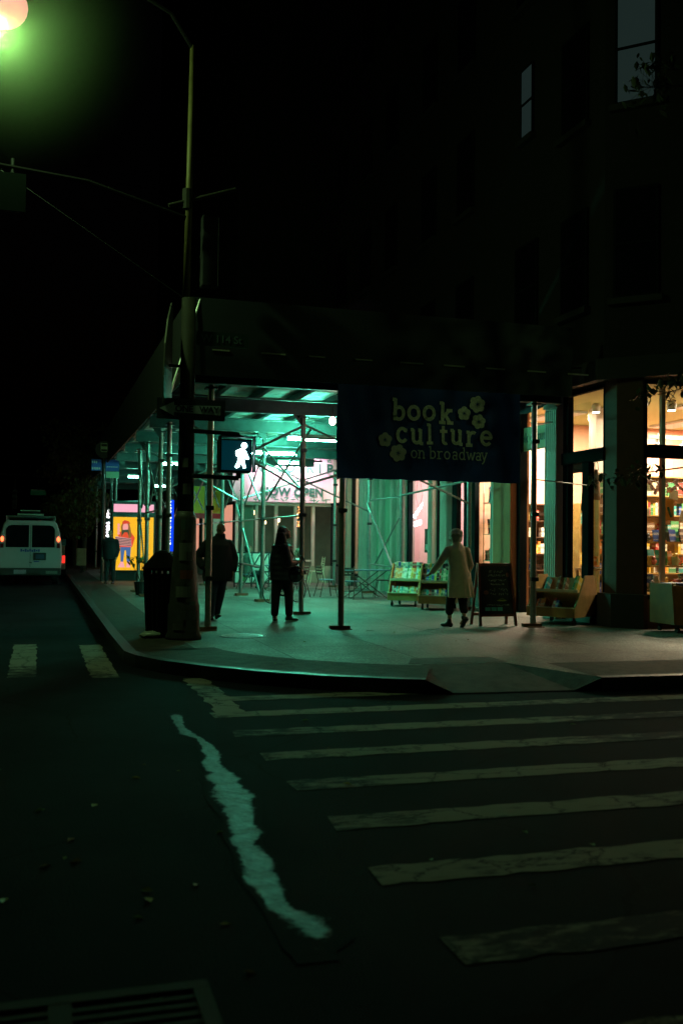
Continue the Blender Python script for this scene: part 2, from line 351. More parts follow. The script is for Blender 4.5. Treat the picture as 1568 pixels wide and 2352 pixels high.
n_,l_=wet.node_tree.nodes,wet.node_tree.links; bs_=n_["Principled BSDF"]
src=bs_.inputs["Base Color"].links[0].from_socket; gp=n_.new("ShaderNodeNewGeometry"); sx_=n_.new("ShaderNodeSeparateXYZ"); l_.new(gp.outputs["Position"],sx_.inputs[0])
at_=n_.new("ShaderNodeAttribute"); at_.attribute_name="edge"
nz_=n_.new("ShaderNodeTexNoise"); nz_.inputs["Scale"].default_value=5; nz_.inputs["Detail"].default_value=12; nz_.inputs["Roughness"].default_value=.78; l_.new(gp.outputs["Position"],nz_.inputs[0])
ma_=n_.new("ShaderNodeMath"); ma_.operation='MULTIPLY_ADD'; ma_.inputs[1].default_value=1.7; l_.new(nz_.outputs[0],ma_.inputs[0]); l_.new(at_.outputs["Fac"],ma_.inputs[2])
ls_=n_.new("ShaderNodeMapRange"); ls_.inputs[1].default_value=1.13; ls_.inputs[2].default_value=1.30; l_.new(ma_.outputs[0],ls_.inputs[0])
mx_=n_.new("ShaderNodeMixRGB"); mx_.inputs[1].default_value=(.011,.014,.018,1)
for nm_,lo,hi in (("Roughness",.95,.55),("Specular IOR Level",.05,.3)):
    mm_=n_.new("ShaderNodeMapRange"); mm_.inputs[3].default_value=lo; mm_.inputs[4].default_value=hi; l_.new(ls_.outputs[0],mm_.inputs[0]); l_.new(mm_.outputs[0],bs_.inputs[nm_])
bpn=[q for q in n_ if q.type=='BUMP'][0]; mb_=n_.new("ShaderNodeMath"); mb_.operation='MULTIPLY'; mb_.inputs[1].default_value=.4; l_.new(ls_.outputs[0],mb_.inputs[0]); l_.new(mb_.outputs[0],bpn.inputs["Strength"]); l_.new(ls_.outputs[0],mx_.inputs[0]); l_.new(src,mx_.inputs[2]); l_.new(mx_.outputs[0],bs_.inputs["Base Color"])
po_=struct("puddle", pu, wet); ea=po_.data.attributes.new("edge",'FLOAT','POINT')
for i_,e_ in enumerate(ev): ea.data[i_].value=e_
# manhole
mh = thing("manhole_cover", "round cast iron manhole cover set in the corner sidewalk", "manhole cover", (3.03,15.2,.15))
MB().lathe([(.36,.001),(.36,.006),(.335,.006),(.335,.001)],(3.03,15.2,.15),40).build("frame", darkm, mh)
c_=MB(); c_.lathe([(.325,.001),(.325,.009)],(3.03,15.2,.15),40)
for i in range(-6,7):
    for j in range(-6,7):
        x,y=i*.048,j*.048
        if x*x+y*y<.08: c_.box(3.03+x-.016,3.03+x+.016,15.2+y-.016,15.2+y+.016,.1592,.164)
c_.build("lid", mat("worn_iron",(.26,.27,.26),.32,.5,.3,10), mh)
# catch basin grate at lower left
gr = thing("catch_basin", "rectangular iron catch basin grate sunk in the road at lower left", "drain grate", (.05,3.4,0))
f_=MB()
for a in ((-.7,.62,3.62,3.68),(-.7,.62,2.4,2.46)): f_.box(*a,.001,.02)
f_.box(.56,.62,2.46,3.62,.001,.0195); f_.box(-.7,-.64,2.46,3.62,.001,.0195); f_.box(.06,.14,2.46,3.62,.001,.0185)
f_.build("frame", mat("old_iron",(.009,.008,.006),.9,.0,.4,8), gr)
b_=MB()
for k in range(18): b_.box(-.64,.06,2.5+k*.062,2.53+k*.062,.001,.014); b_.box(.14,.56,2.5+k*.062,2.53+k*.062,.001,.014)
b_.build("bars", MATS["old_iron"], gr)
# leaves
leafc=[mat("leaf_yellow",(.28,.26,.05),.6),mat("leaf_green",(.14,.24,.06),.6),mat("leaf_brown",(.2,.12,.05),.7)]
def leaf_mesh(m,i):
    b=MB(); pts=[(0,-.045),(.018,-.02),(.03,.005),(.016,.03),(0,.055),(-.016,.03),(-.03,.005),(-.018,-.02)]
    b.add([(x,y,.004+.35*abs(x)+random.uniform(0,.008)) for x,y in pts]+[(0,0,.003)],[(k,(k+1)%8,8) for k in range(8)])
    me=b.mesh("fallen_leaf"); me.materials.append(m); return me
LM=[leaf_mesh(leafc[i%3],i) for i in range(6)]
cn=["yellow","green","brown"]
for i in range(52):
    k=random.randrange(6)
    if i<34: x,y=random.uniform(-.9,1.0),random.uniform(3.5,7.6); z=0; where="on the dark road left of the wet strip"
    elif i<44: x,y=random.uniform(1.7,5),random.uniform(3.2,9.6); z=.006; where="on the crosswalk stripes"
    else: x,y=random.uniform(2.4,8.5),random.uniform(11.6,15.5); z=.15; where="on the corner sidewalk"
    o=bpy.data.objects.new("fallen_leaf",LM[k]); sc.collection.objects.link(o); o.location=(x,y,z); o.rotation_euler=(random.uniform(-.2,.2),random.uniform(-.2,.2),random.uniform(0,6.28)); q=random.uniform(.35,.75); o.scale=(q,q,q)
    tag(o,f"small {cn[k%3]} fallen leaf lying {where}","leaf",f"{cn[k%3]} leaves lying {where}")

# ------------------------------------------------------------------ buildings
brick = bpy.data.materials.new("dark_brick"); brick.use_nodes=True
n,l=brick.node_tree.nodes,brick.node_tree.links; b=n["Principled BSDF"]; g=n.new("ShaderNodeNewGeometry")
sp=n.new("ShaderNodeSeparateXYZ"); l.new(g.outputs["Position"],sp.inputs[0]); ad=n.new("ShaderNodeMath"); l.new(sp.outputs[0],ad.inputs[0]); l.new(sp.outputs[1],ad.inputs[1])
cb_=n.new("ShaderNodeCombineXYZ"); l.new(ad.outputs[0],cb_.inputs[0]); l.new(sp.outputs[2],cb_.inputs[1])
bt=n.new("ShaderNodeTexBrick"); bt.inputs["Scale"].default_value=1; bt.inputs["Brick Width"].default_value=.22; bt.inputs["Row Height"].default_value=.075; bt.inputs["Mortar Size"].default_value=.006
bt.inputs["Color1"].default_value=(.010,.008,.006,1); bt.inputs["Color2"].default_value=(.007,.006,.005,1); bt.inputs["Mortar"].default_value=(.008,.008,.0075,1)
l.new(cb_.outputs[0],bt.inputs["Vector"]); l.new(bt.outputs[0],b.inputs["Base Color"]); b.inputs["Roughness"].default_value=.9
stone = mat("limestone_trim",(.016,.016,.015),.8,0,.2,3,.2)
pier_m = mat("olive_stucco",(.34,.13,.045),.8,0,.18,2.2,.2,30)
trim = mat("painted_trim",(.46,.38,.33),.5,0,.1,4)
frame_m = mat("black_window_frame",(.008,.011,.012),.95,0,0,0,0,None,.02)
inner = mat("salmon_plaster",(.85,.46,.36),.85,0,.06,1.5)
gl = glass("shop_glass")
dim_pane = emit("dim_lit_pane",(.20,.36,.33),.048)
dark_pane = mat("dark_pane",(.004,.006,.007),.12,0)
XF=9.95
bld = thing("corner_building","tall dark brick corner building with a canted corner above the bookshop","building",(XF,15.4,0))
# upper walls: a long wall on the avenue side, a canted corner, a wall on the side street
W=MB()
zt=38
# window holes would be invisible in the dark; openings are recessed boxes with frames
ring=[(9.80,15.95),(10.9,14.85),(40,14.85),(40,34.3),(24,60),(6.5,60),(6.5,34.3),(9.80,34.3)]
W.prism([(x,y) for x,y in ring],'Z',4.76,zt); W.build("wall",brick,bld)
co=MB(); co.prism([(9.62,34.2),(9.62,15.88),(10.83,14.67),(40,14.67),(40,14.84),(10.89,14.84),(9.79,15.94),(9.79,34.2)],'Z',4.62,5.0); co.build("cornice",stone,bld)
WROT={'W':(WEST,),'C':None}
def up_window(kind,u,z,wd,ht,pane):
    """window parts on the west wall ('W', u = y), the canted corner ('C') or the south wall ('S', u = x)"""
    if kind=='W': m=Matrix.Translation((9.80,u,z)) @ Matrix.Rotation(-PI/2,4,'Z')
    elif kind=='C': m=Matrix.Translation((10.20,15.55,z)) @ Matrix.Rotation(-PI/4,4,'Z')
    else: m=Matrix.Translation((u,14.85,z))
    fr=MB(); t=.05; a=wd/2
    for bx in ((-a,-a+t,0,ht),(a-t,a,0,ht)): fr.box(bx[0],bx[1],-.05,.04,bx[2],bx[3])
    for bx in ((-a+t,a-t,0,t),(-a+t,a-t,ht-t,ht),(-a+t,a-t,ht*.48,ht*.48+t)): fr.box(bx[0],bx[1],-.055,.04,bx[2],bx[3])
    f=fr.xf(m).build("window",frame_m,bld)
    p=MB(); p.box(-a+t,a-t,-.035,.0,t,ht*.48); p.box(-a+t,a-t,-.042,.0,ht*.48+t,ht-t); p.xf(m).build("pane",pane,f)
    sl=MB(); sl.box(-a-.08,a+.08,-.14,.0,-.12,-.005); sl.xf(m).build("sill",stone,f)
for fl in range(9):
    z=6.1+fl*3.55
    for k,y in enumerate([17.0,18.98,22.2,24.6,27.6,30,32.6]):
        lit = fl==1 and k==1
        if fl in(0,1,2,3,4) or k%2==0: up_window('W',y,z if not lit else 10.28,.56 if lit else 1.0,1.55 if lit else 1.9,dim_pane if lit else dark_pane)
    if fl!=1: up_window('C',0,z,.8,2.0,dark_pane)
    for x in (12.2,14.4,17):
        up_window('S',x,z,1.1,1.9,dark_pane)
up_window('C',0,9.65,.76,2.1,dim_pane)
# ground floor structure: piers and pilasters
def pilaster(y0,y1,x0=XF-.12,x1=XF+.25,z0=.15,z1=4.62,m=trim,flutes=True,name="pilaster"):
    p=MB(); p.box(x0,x1,y0,y1,z0,z1)
    if flutes:
        wd=(y1-y0); k=max(2,int(wd/.07))
        for i in range(k):
            c=y0+wd*(i+.5)/k; p.box(x0-.022,x0-.001,c-wd/k*.28,c+wd/k*.28,z0+.35,z1-.3)
        p.box(x0-.04,x0-.001,y0-.02,y1+.02,z0,z0+.32); p.box(x0-.04,x0-.001,y0-.02,y1+.02,z1-.26,z1-.02)
    return p.build(name,m,bld)
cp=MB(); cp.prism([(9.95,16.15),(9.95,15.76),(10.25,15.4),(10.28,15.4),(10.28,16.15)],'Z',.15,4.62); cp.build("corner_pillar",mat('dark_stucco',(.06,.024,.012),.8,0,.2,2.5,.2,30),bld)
cpb=MB(); cpb.prism([(9.80,16.15),(9.80,15.70),(10.18,15.25),(10.26,15.25),(10.26,15.39),(10.22,15.39),(9.94,15.74),(9.94,16.15)],'Z',.15,.75); cpb.build("pillar_base",stone,bld)
pilaster(17.72,18.2); pilaster(19.6,20.45,m=pier_m,flutes=False,x0=XF-.2,name="pier"); pb=MB(); pb.box(XF-.24,XF-.201,19.58,20.47,.15,.72); pb.build("pier_base",stone,bld)
pilaster(20.48,20.74); pilaster(23.3,23.72); pilaster(24.28,24.55); pilaster(26.5,26.95,m=trim)
# olive-green panelled wall stretch between the neon shop and the cafe window
pw=MB(); pw.box(XF,XF+.2,26.97,30.05,.15,4.6); pw.build("panel_wall",mat("green_wall",(.22,.27,.19),.7,0,.12,2),bld)
for y0,y1 in ((27.4,27.6),(28.35,28.6),(29.1,29.35),(29.8,30.04)): pilaster(y0,y1,x0=XF-.09,x1=XF-.002)
pilaster(30.06,30.5); pilaster(31.75,31.95)
rb=MB(); rb.box(XF,XF+.2,31.97,34.29,.15,.75); rb.box(XF,XF+.2,16.16,17.7,.15,.62); rb.box(XF,XF+.2,20.76,23.28,.15,.58); rb.box(XF,XF+.2,23.74,26.48,.15,.56); rb.box(XF,XF+.2,30.52,31.73,.15,.5); rb.box(10.3,14.5,15.42,15.6,.15,.66)
rb.build("bulkhead",mat("dark_bulkhead",(.05,.055,.05),.6,0,.3,4),bld)
# glazing bays:  (y0,y1,z0,z1, mullions, transom)
def bay(y0,y1,z0,z1,mull=(),trans=None,t=.07,left=None,right=None):
    f=MB(); L=left or t; R=right or t            # left in the picture = far end (y1)
    f.box(XF+.01,XF+.13,y0,y0+R,z0,z1); f.box(XF+.01,XF+.13,y1-L,y1,z0,z1); f.box(XF+.012,XF+.128,y0+R,y1-L,z0,z0+t); f.box(XF+.012,XF+.128,y0+R,y1-L,z1-t,z1)
    if trans: f.box(XF-.03,XF+.15,y0+.001,y1-.001,trans[0],trans[1])
    for m0,m1 in mull: f.box(XF+.014,XF+.126,m0,m1,z0+t,(trans[0] if trans else z1-t))
    o=f.build("window_frame",frame_m,bld)
    p=MB(); p.box(XF+.06,XF+.066,y0+R,y1-L,z0+t,z1-t); p.build("pane",gl,o)
bay(16.16,17.71,.62,4.62,[(16.74,16.98)],(3.2,3.43),left=.2)
bay(20.76,22.15,.58,4.6,(),None,left=.26,right=.12); bay(22.5,23.28,.58,4.6,(),None,left=.3,right=.04)
bay(23.74,24.26,.56,4.6,(),None,t=.03); bay(24.56,26.48,.56,3.42,(),None,left=.14,right=.26)
bay(30.52,31.73,.5,3.9,(),None); bay(31.97,34.2,.75,3.9,[(33.0,33.08)],(2.9,2.98))
MB().box(XF,XF+.15,24.56,26.48,3.425,4.6).build("header",mat("green_wall",(0,0,0)),bld); MB().box(XF,XF+.15,30.52,34.04,3.91,4.6).build("header",mat("green_wall",(0,0,0)),bld); MB().box(XF-.02,XF+.15,22.17,22.48,.15,4.6).build("jamb",frame_m,bld)
# south window
f=MB(); f.box(10.29,10.36,15.42,15.52,.66,4.6); f.box(10.36,14.5,15.43,15.51,.66,.74); f.box(10.36,14.5,15.43,15.51,4.53,4.6); f.box(10.361,14.5,15.36,15.55,3.2,3.43); f.box(12.2,12.3,15.43,15.51,.74,3.199); f.box(14.4,14.5,15.44,15.5,.74,3.199)
o=f.build("window_frame",frame_m,bld); p=MB(); p.box(10.36,14.4,15.46,15.466,.74,4.53); p.build("pane",gl,o)
rw=MB(); rw.box(14.5,40,15.4,15.6,.15,4.62); rw.build("side_wall",brick,bld)
# door bay: recessed bookshop entrance
dw=MB(); dw.box(XF+.9,XF+1.0,18.22,19.58,3.15,3.4); dw.box(XF+.9,XF+1.0,18.22,18.3,.15,3.15); dw.box(XF+.9,XF+1.0,19.5,19.58,.15,3.15); dw.box(XF+.02,XF+.12,18.22,19.58,4.5,4.62)
dfo=dw.build("door_frame",frame_m,bld)
p=MB(); p.box(XF+.94,XF+.946,18.3,19.5,.17,3.15); p.box(XF+.94,XF+.946,18.22,19.58,3.4,4.6); p.build("pane",gl,dfo)
ps=MB(); ps.box(XF-.05,XF+.12,19.44,19.58,.15,4.5); ps.build("door_post",frame_m,bld)
# shop sign with letters above the door
sg=thing("shop_sign","pale green bookshop sign panel with dark letters above the entrance","sign",(XF,18.9,3.7))
MB().box(XF+.02,XF+.05,18.24,19.43,3.62,4.12).build("panel",mat("pale_green_sign",(.35,.36,.18),.5,0,.1,5),sg)
text("letters","book culture",.30,mat("sign_dark",(.03,.06,.04),.5),sg,Matrix.Translation((.012,-.64,.19))@WEST,bold=.004,align='RIGHT')
# interior: floor, ceiling, back walls and partitions
pinkw=mat("pink_plaster",(.85,.50,.50),.8,0,.05,2)
it=MB(); it.box(10.25,17,15.62,34.1,.02,.14); it.build("shop_floor",mat("shop_floor_wood",(.25,.17,.1),.45,0,.3,3),bld)
it=MB(); it.box(10.12,17,15.62,34.1,4.63,4.7); it.build("shop_ceiling",mat("ceiling_paint",(.50,.52,.22),.85,0,.05,2),bld)
for (x0,x1,y0,y1,z0,z1) in ((16.5,16.6,15.62,34.1,.14,4.62),(10.2,16.49,22.2,22.35,.14,4.62),(10.2,16.49,26.7,26.85,.14,4.62),(12.2,12.35,22.36,26.69,.14,4.62),(10.15,12.3,30.1,30.25,.14,4.62),(12.25,12.4,26.86,34.1,.14,4.62),(14.5,14.6,15.62,18,.14,4.62)):
    m_=MB(); m_.box(x0,x1,y0,y1,z0,z1); m_.build("partition",pinkw if (y0,x0) in ((22.36,12.2),(26.7,10.2)) else inner,bld)
cl=MB(); cl.box(11.55,11.85,19.1,19.4,.14,4.62); cl.build("column",mat("pink_column",(.8,.68,.62),.7),bld)
lights=[]
def area(name,loc,sx,sy,col,P,rot=(0,0,0),parent=None):
    d=bpy.data.lights.new(name,'AREA'); d.shape='RECTANGLE'; d.size=sx; d.size_y=sy; d.energy=P; d.color=col
    o=bpy.data.objects.new(name,d); sc.collection.objects.link(o); o.location=loc; o.rotation_euler=rot
    if parent:
        o.parent=parent; o.location=Vector(loc)-parent.location
    return o
SAL=(1,.40,.20)
def ceil_fixture(x,y,sx,sy,col,P,label,grp,z=4.6):
    t=thing("ceiling_light",label,"ceiling light",(x,y,z),grp)
    MB().box(x-sx/2-.03,x+sx/2+.03,y-sy/2-.03,y+sy/2+.03,z-.03,z+.02).build("housing",white,t)
    area("lamp",(x,y,z-.034),sx,sy,col,P,parent=t)
ceil_fixture(13.3,17.6,.6,1.6,(1,.76,.52),565,"rectangular ceiling light deep in the bookshop behind the corner pillar","bookshop ceiling lights")
ceil_fixture(11.4,20.6,.6,1.6,(1,.76,.52),527,"rectangular ceiling light over the bookshop near the pier","bookshop ceiling lights")
ceil_fixture(14.9,20.8,.6,1.6,(1,.76,.52),490,"rectangular ceiling light at the back of the bookshop","bookshop ceiling lights")
ceil_fixture(11.1,25.3,.5,1.3,(1,.80,.84),120,"bright ceiling light behind the neon sign window","neon shop lights",3.9)
ceil_fixture(11.0,23.1,.35,.9,(1,.8,.6),55,"ceiling light beside the narrow windows of the middle shop","neon shop lights",3.9)
ceil_fixture(11.1,31.2,.5,1.0,(1,.78,.6),90,"ceiling light behind the pale blind of the far window","cafe lights",4.2)
ceil_fixture(11.0,33.1,.5,1.0,(1,.78,.6),90,"ceiling light of the far window beside the restaurant","cafe lights",4.2)
# bright round downlights just inside the corner windows
dl=emit("downlight_glow",(1,.9,.75),14)
spots=[(11.3,18.7,4.45),(11.75,19.6,4.4),(11.9,18.9,4.42),(11.6,17.4,4.45),(12.8,18.6,3.85),(11.9,16.9,4.3),(12.9,17.2,4.35)]
for i,(x,y,z) in enumerate(spots):
    t=thing("downlight","small round glowing downlight on the bookshop ceiling","downlight",(x,y,z),"round downlights inside the bookshop")
    MB().lathe([(.085,0),(.1,.12),(.06,.2)],(x,y,z),16).build("can",white,t); MB().lathe([(.075,-.012),(.075,-.002)],(x,y,z),16).build("lens",dl,t)
# track with heads behind the south window
tr=thing("track_light","white ceiling track with adjustable spot heads behind the corner window","track light",(12.6,18,3.7))
MB().box(11.5,14.3,17.98,18.04,3.86,3.93).build("rail",white,tr)
for x in (11.75,12.35,12.95,13.55): 
    h=MB().tube((x,18.01,3.86),(x,18.01,3.72),.012).tube((x,18.05,3.74),(x-.03,17.9,3.6),.05,.065).build("lamp_head",white,tr)
    MB().tube((x-.031,17.897,3.597),(x-.034,17.885,3.585),.055).build("lens",dl,h)
# ------------------------------------------------------------------ interior stock: bookcases and books
BC=[("cream",(.75,.68,.5)),("red",(.5,.06,.05)),("blue",(.04,.1,.4)),("green",(.08,.3,.12)),("yellow",(.8,.5,.06)),("orange",(.8,.25,.04)),("white",(.8,.78,.74)),("black",(.03,.03,.03)),("teal",(.05,.33,.33)),("brown",(.2,.11,.06))]
BM=[mat("book_"+n_,c_,.5,0,.12,20) for n_,c_ in BC]
for i_,m_ in enumerate(BM):
    n,l=m_.node_tree.nodes,m_.node_tree.links; b=n["Principled BSDF"]; src=b.inputs["Base Color"].links[0].from_socket
    tc=n.new("ShaderNodeTexCoord"); sp_=n.new("ShaderNodeSeparateXYZ"); l.new(tc.outputs["Object"],sp_.inputs[0])
    oi=n.new("ShaderNodeObjectInfo"); ad_=n.new("ShaderNodeMath"); ad_.operation='MULTIPLY_ADD'; ad_.inputs[1].default_value=.35; l.new(oi.outputs["Random"],ad_.inputs[0]); l.new(sp_.outputs[2],ad_.inputs[2])
    cmp_=n.new("ShaderNodeMath"); cmp_.operation='COMPARE'; cmp_.inputs[1].default_value=.80; cmp_.inputs[2].default_value=.10; l.new(ad_.outputs[0],cmp_.inputs[0])
    cm2=n.new("ShaderNodeMath"); cm2.operation='COMPARE'; cm2.inputs[1].default_value=.32; cm2.inputs[2].default_value=.025; l.new(ad_.outputs[0],cm2.inputs[0])
    mx=n.new("ShaderNodeMath"); mx.operation='MAXIMUM'; l.new(cmp_.outputs[0],mx.inputs[0]); l.new(cm2.outputs[0],mx.inputs[1])
    nz=n.new("ShaderNodeTexNoise"); nz.inputs["Scale"].default_value=22; l.new(tc.outputs["Object"],nz.inputs[0]); gt=n.new("ShaderNodeMath"); gt.operation='GREATER_THAN'; gt.inputs[1].default_value=.5; l.new(nz.outputs[0],gt.inputs[0])
    mq=n.new("ShaderNodeMath"); mq.operation='MULTIPLY'; l.new(mx.outputs[0],mq.inputs[0]); l.new(gt.outputs[0],mq.inputs[1])
    mr=n.new("ShaderNodeMixRGB"); mr.inputs[2].default_value=(.75,.7,.55,1) if i_ not in (0,6) else (.12,.06,.05,1); l.new(mq.outputs[0],mr.inputs[0]); l.new(src,mr.inputs[1]); l.new(mr.outputs[0],b.inputs["Base Color"])
BME=[]
for m_ in BM:
    b=MB(); b.box(-.5,.5,-.5,.5,0,.03); b.box(-.5,.5,-.5,.5,.97,1); b.box(-.5,.5,-.5,-.47,.0301,.9699); b.box(-.47,.5,-.5+.04,.45,.0301,.9699)
    me=b.mesh("book"); me.materials.append(m_); BME.append(me)
def book(loc,w_,d_,h_,rot=(0,0,0),k=None,where="",group=None):
    k=random.randrange(len(BC)) if k is None else k
    o=bpy.data.objects.new("book",BME[k]); sc.collection.objects.link(o); o.location=loc; o.scale=(w_,d_,h_); o.rotation_euler=rot
    return tag(o,f"{BC[k][0]} book {where}","book",(group or "books "+where)+f" ({BC[k][0]})")
def bookcase(name,label,x0,x1,y0,y1,z1,nsh,face,where,m=wood,fill=.95,grp=None):
    """open case; face 'S' opens to -Y, 'W' opens to -X"""
    t=thing(name,label,"bookcase",((x0+x1)/2,(y0+y1)/2,.14),grp)
    fr=MB(); 
    if face=='S': fr.box(x0,x0+.03,y0,y1,.14,z1); fr.box(x1-.03,x1,y0,y1,.14,z1); fr.box(x0+.03,x1-.03,y1-.02,y1,.14,z1)
    else: fr.box(x0,x1,y0,y0+.03,.14,z1); fr.box(x0,x1,y1-.03,y1,.14,z1); fr.box(x1-.02,x1,y0+.03,y1-.03,.14,z1)
    fr.build("case",m,t); hs=(z1-.2)/nsh
    for k in range(nsh+1):
        z=.17+k*hs; s_=MB()
        if face=='S': s_.box(x0+.031,x1-.031,y0+.002,y1-.021,z,z+.025)
        else: s_.box(x0+.002,x1-.021,y0+.031,y1-.031,z,z+.025)
        s_.build("shelf",m,t)
        if k==nsh: break
        u=(x0 if face=='S' else y0)+.04; end=(x1 if face=='S' else y1)-.05
        while u<end:
            if random.random()>fill: u+=random.uniform(.06,.2); continue
            face_out=random.random()<.22; w_=random.uniform(.14,.2) if face_out else random.uniform(.035,.075); h_=min(hs-.05,random.uniform(.19,.30))
            if u+w_>end: break
            if face_out: dd=.03
            else: dd=random.uniform(.13,.18)
            wh=f"on shelf {k+1} from the floor in {where}"
            if face=='S': book((u+w_/2,y0+.03+dd/2,z+.026),w_,dd,h_,(0,0,0),where=wh,group=f"books in {where}")
            else: book((x0+.03+dd/2,u+w_/2,z+.026),dd,w_,h_,(0,0,0),where=wh,group=f"books in {where}")
            u+=w_+.003+(0.03 if face_out else 0)
bookcase("bookcase","tall yellow wood bookcase seen through the left part of the corner window",10.95,11.75,18.0,18.32,3.1,7,'S',"the tall yellow case")
bookcase("bookcase","low wide bookcase behind the lower corner window",11.8,13.9,18.6,18.92,3.12,7,'S',"the wide case",fill=.72)
bookcase("bookcase","yellow bookcase seen through the transomed window beside the corner pillar",12.2,13.2,20.9,21.2,2.6,5,'S',"the case behind the transomed window",fill=.55)
bookcase("bookcase","dark bookcase inside the entrance doorway",11.1,12.2,21.7,22.05,2.6,6,'S',"the entrance bookcase",fill=.45,m=mat("dark_wood",(.07,.04,.02),.5))
# open display tables and stock in the windows
def display(x0,x1,y0,y1,z,label,n,where,kinds="mixed"):
    t=thing("display_table",label,"display table",((x0+x1)/2,(y0+y1)/2,.14))
    MB().box(x0,x1,y0,y1,z-.04,z).build("top",wood,t)
    for x in (x0+.04,x1-.04):
        for y in (y0+.04,y1-.04): MB().box(x-.025,x+.025,y-.025,y+.025,.14,z-.041).build("leg",wood,t)
    for i in range(n):
        x=random.uniform(x0+.1,x1-.1); y=random.uniform(y0+.06,y1-.1)
        if random.random()<.7: book((x,y,z+.002),random.uniform(.13,.2),.03,random.uniform(.2,.3),(-.18,0,random.uniform(-.5,.5)),where=f"propped upright on {where}",group=f"books propped on {where}")
        else:
            for q in range(random.randint(1,3)): book((x,y,z+.002+q*.032),.15,.21,.03,(0,0,random.uniform(-.4,.4)),where=f"stacked flat on {where}",group=f"books stacked on {where}")
display(10.45,12.1,15.7,16.15,.82,"low display table of books right behind the corner window",10,"the low table behind the corner window")
display(10.5,12.4,16.35,16.8,1.25,"second display step of books behind the corner window",9,"the middle step behind the corner window")
display(10.6,12.6,16.95,17.35,1.7,"upper display step behind the corner window",9,"the upper step behind the corner window")
display(10.4,10.9,17.45,18.0,1.15,"small display table behind the transomed window",5,"the small table behind the transomed window")
# glass shelves of the narrow book window
gs=thing("window_shelving","three white shelves hanging in the narrow bookshop window beside the pier","shelving",(10.4,21.4,1.2))
for z in (1.22,1.85,2.6): MB().box(10.2,10.62,20.85,21.95,z-.02,z).build("shelf",white,gs)
for q in (10.21,10.61): MB().box(q-.01,q+.01,20.86,20.88,.7,3.3).box(q-.01,q+.01,21.92,21.94,.7,3.3).build("upright",white,gs)
for z,nm in ((1.22,"lowest"),(1.85,"middle"),(2.6,"top")):
    y=20.95
    while y<21.85:
        wv=random.uniform(.03,.17); book((10.36,y+wv/2,z+.002),.16,wv,random.uniform(.22,.42),(random.uniform(-.2,.2),0,0),k=random.choice([3,7,8,2,0,9]),where=f"on the {nm} white shelf of the narrow window"); y+=wv+random.uniform(.01,.12)
# garments / hangings at the top of the transomed window, flowers garland in the south window
def hanging(x,y,z,col,label,wd=.22,ln=.75):
    b=MB(); b.loft([(x,y,z-ln,wd*.6,.06),(x,y,z-ln*.6,wd*.5,.07),(x,y,z-ln*.2,wd*.42,.06),(x,y,z-.06,wd*.3,.05),(x,y,z,.03,.03)],14)
    t=thing("hanging_bag",label,"bag",(x,y,z-ln)); b.build("bag_body",mat("cloth_"+label.split()[0],col,.9,0,.3,12),t,smooth=True); MB().path([(x-.05,y,z-.02),(x-.04,y,z+.12),(x,y,z+.18),(x+.04,y,z+.12),(x+.05,y,z-.02)],.008).build("strap",blackp,t)
hanging(10.35,17.45,3.05,(.10,.12,.08),"dark cloth bag hanging at the far side of the transomed window")
hanging(10.4,17.2,3.1,(.3,.2,.12),"brown cloth bag hanging in the middle of the transomed window",.16,.6)
hanging(10.35,16.6,3.12,(.05,.07,.06),"black cloth bag hanging at the near side of the transomed window",.2,.55)
gd=thing("flower_garland","pale pink paper flower garland strung across the top of the corner window","garland",(11.5,16.3,2.6))
gb=MB()
for i in range(70):
    x=10.9+i*.03; z=2.75+.10*math.sin(i*.6)+random.uniform(-.05,.05); gb.ell((x,16.3+random.uniform(-.05,.05),z),(.04,.03,.04),7,5)
gb.build("flowers",mat("pale_pink_petal",(.85,.6,.52),.8),gd); MB().path([(10.85,16.3,2.9),(11.3,16.3,2.8),(12,16.3,2.85),(13,16.3,2.8)],.006).build("string",darkm,gd)
pl=thing("window_column","pale pink post standing in the corner window","post",(10.95,15.85,.7)); MB().box(10.92,11.0,15.8,15.88,.67,4.6).build("post_shaft",MATS["pink_column"],pl)
pos=thing("poster","orange poster with a green stroke hanging in the corner window","poster",(11.25,16.15,2.15))
MB().box(11.12,11.42,16.14,16.15,2.1,2.5).build("sheet",mat("orange_card",(.9,.36,.04),.6),pos)
MB().tube((11.29,16.132,2.35),(11.36,16.132,2.16),.022).build("stroke",mat("dark_green_card",(.03,.12,.05),.6),pos)
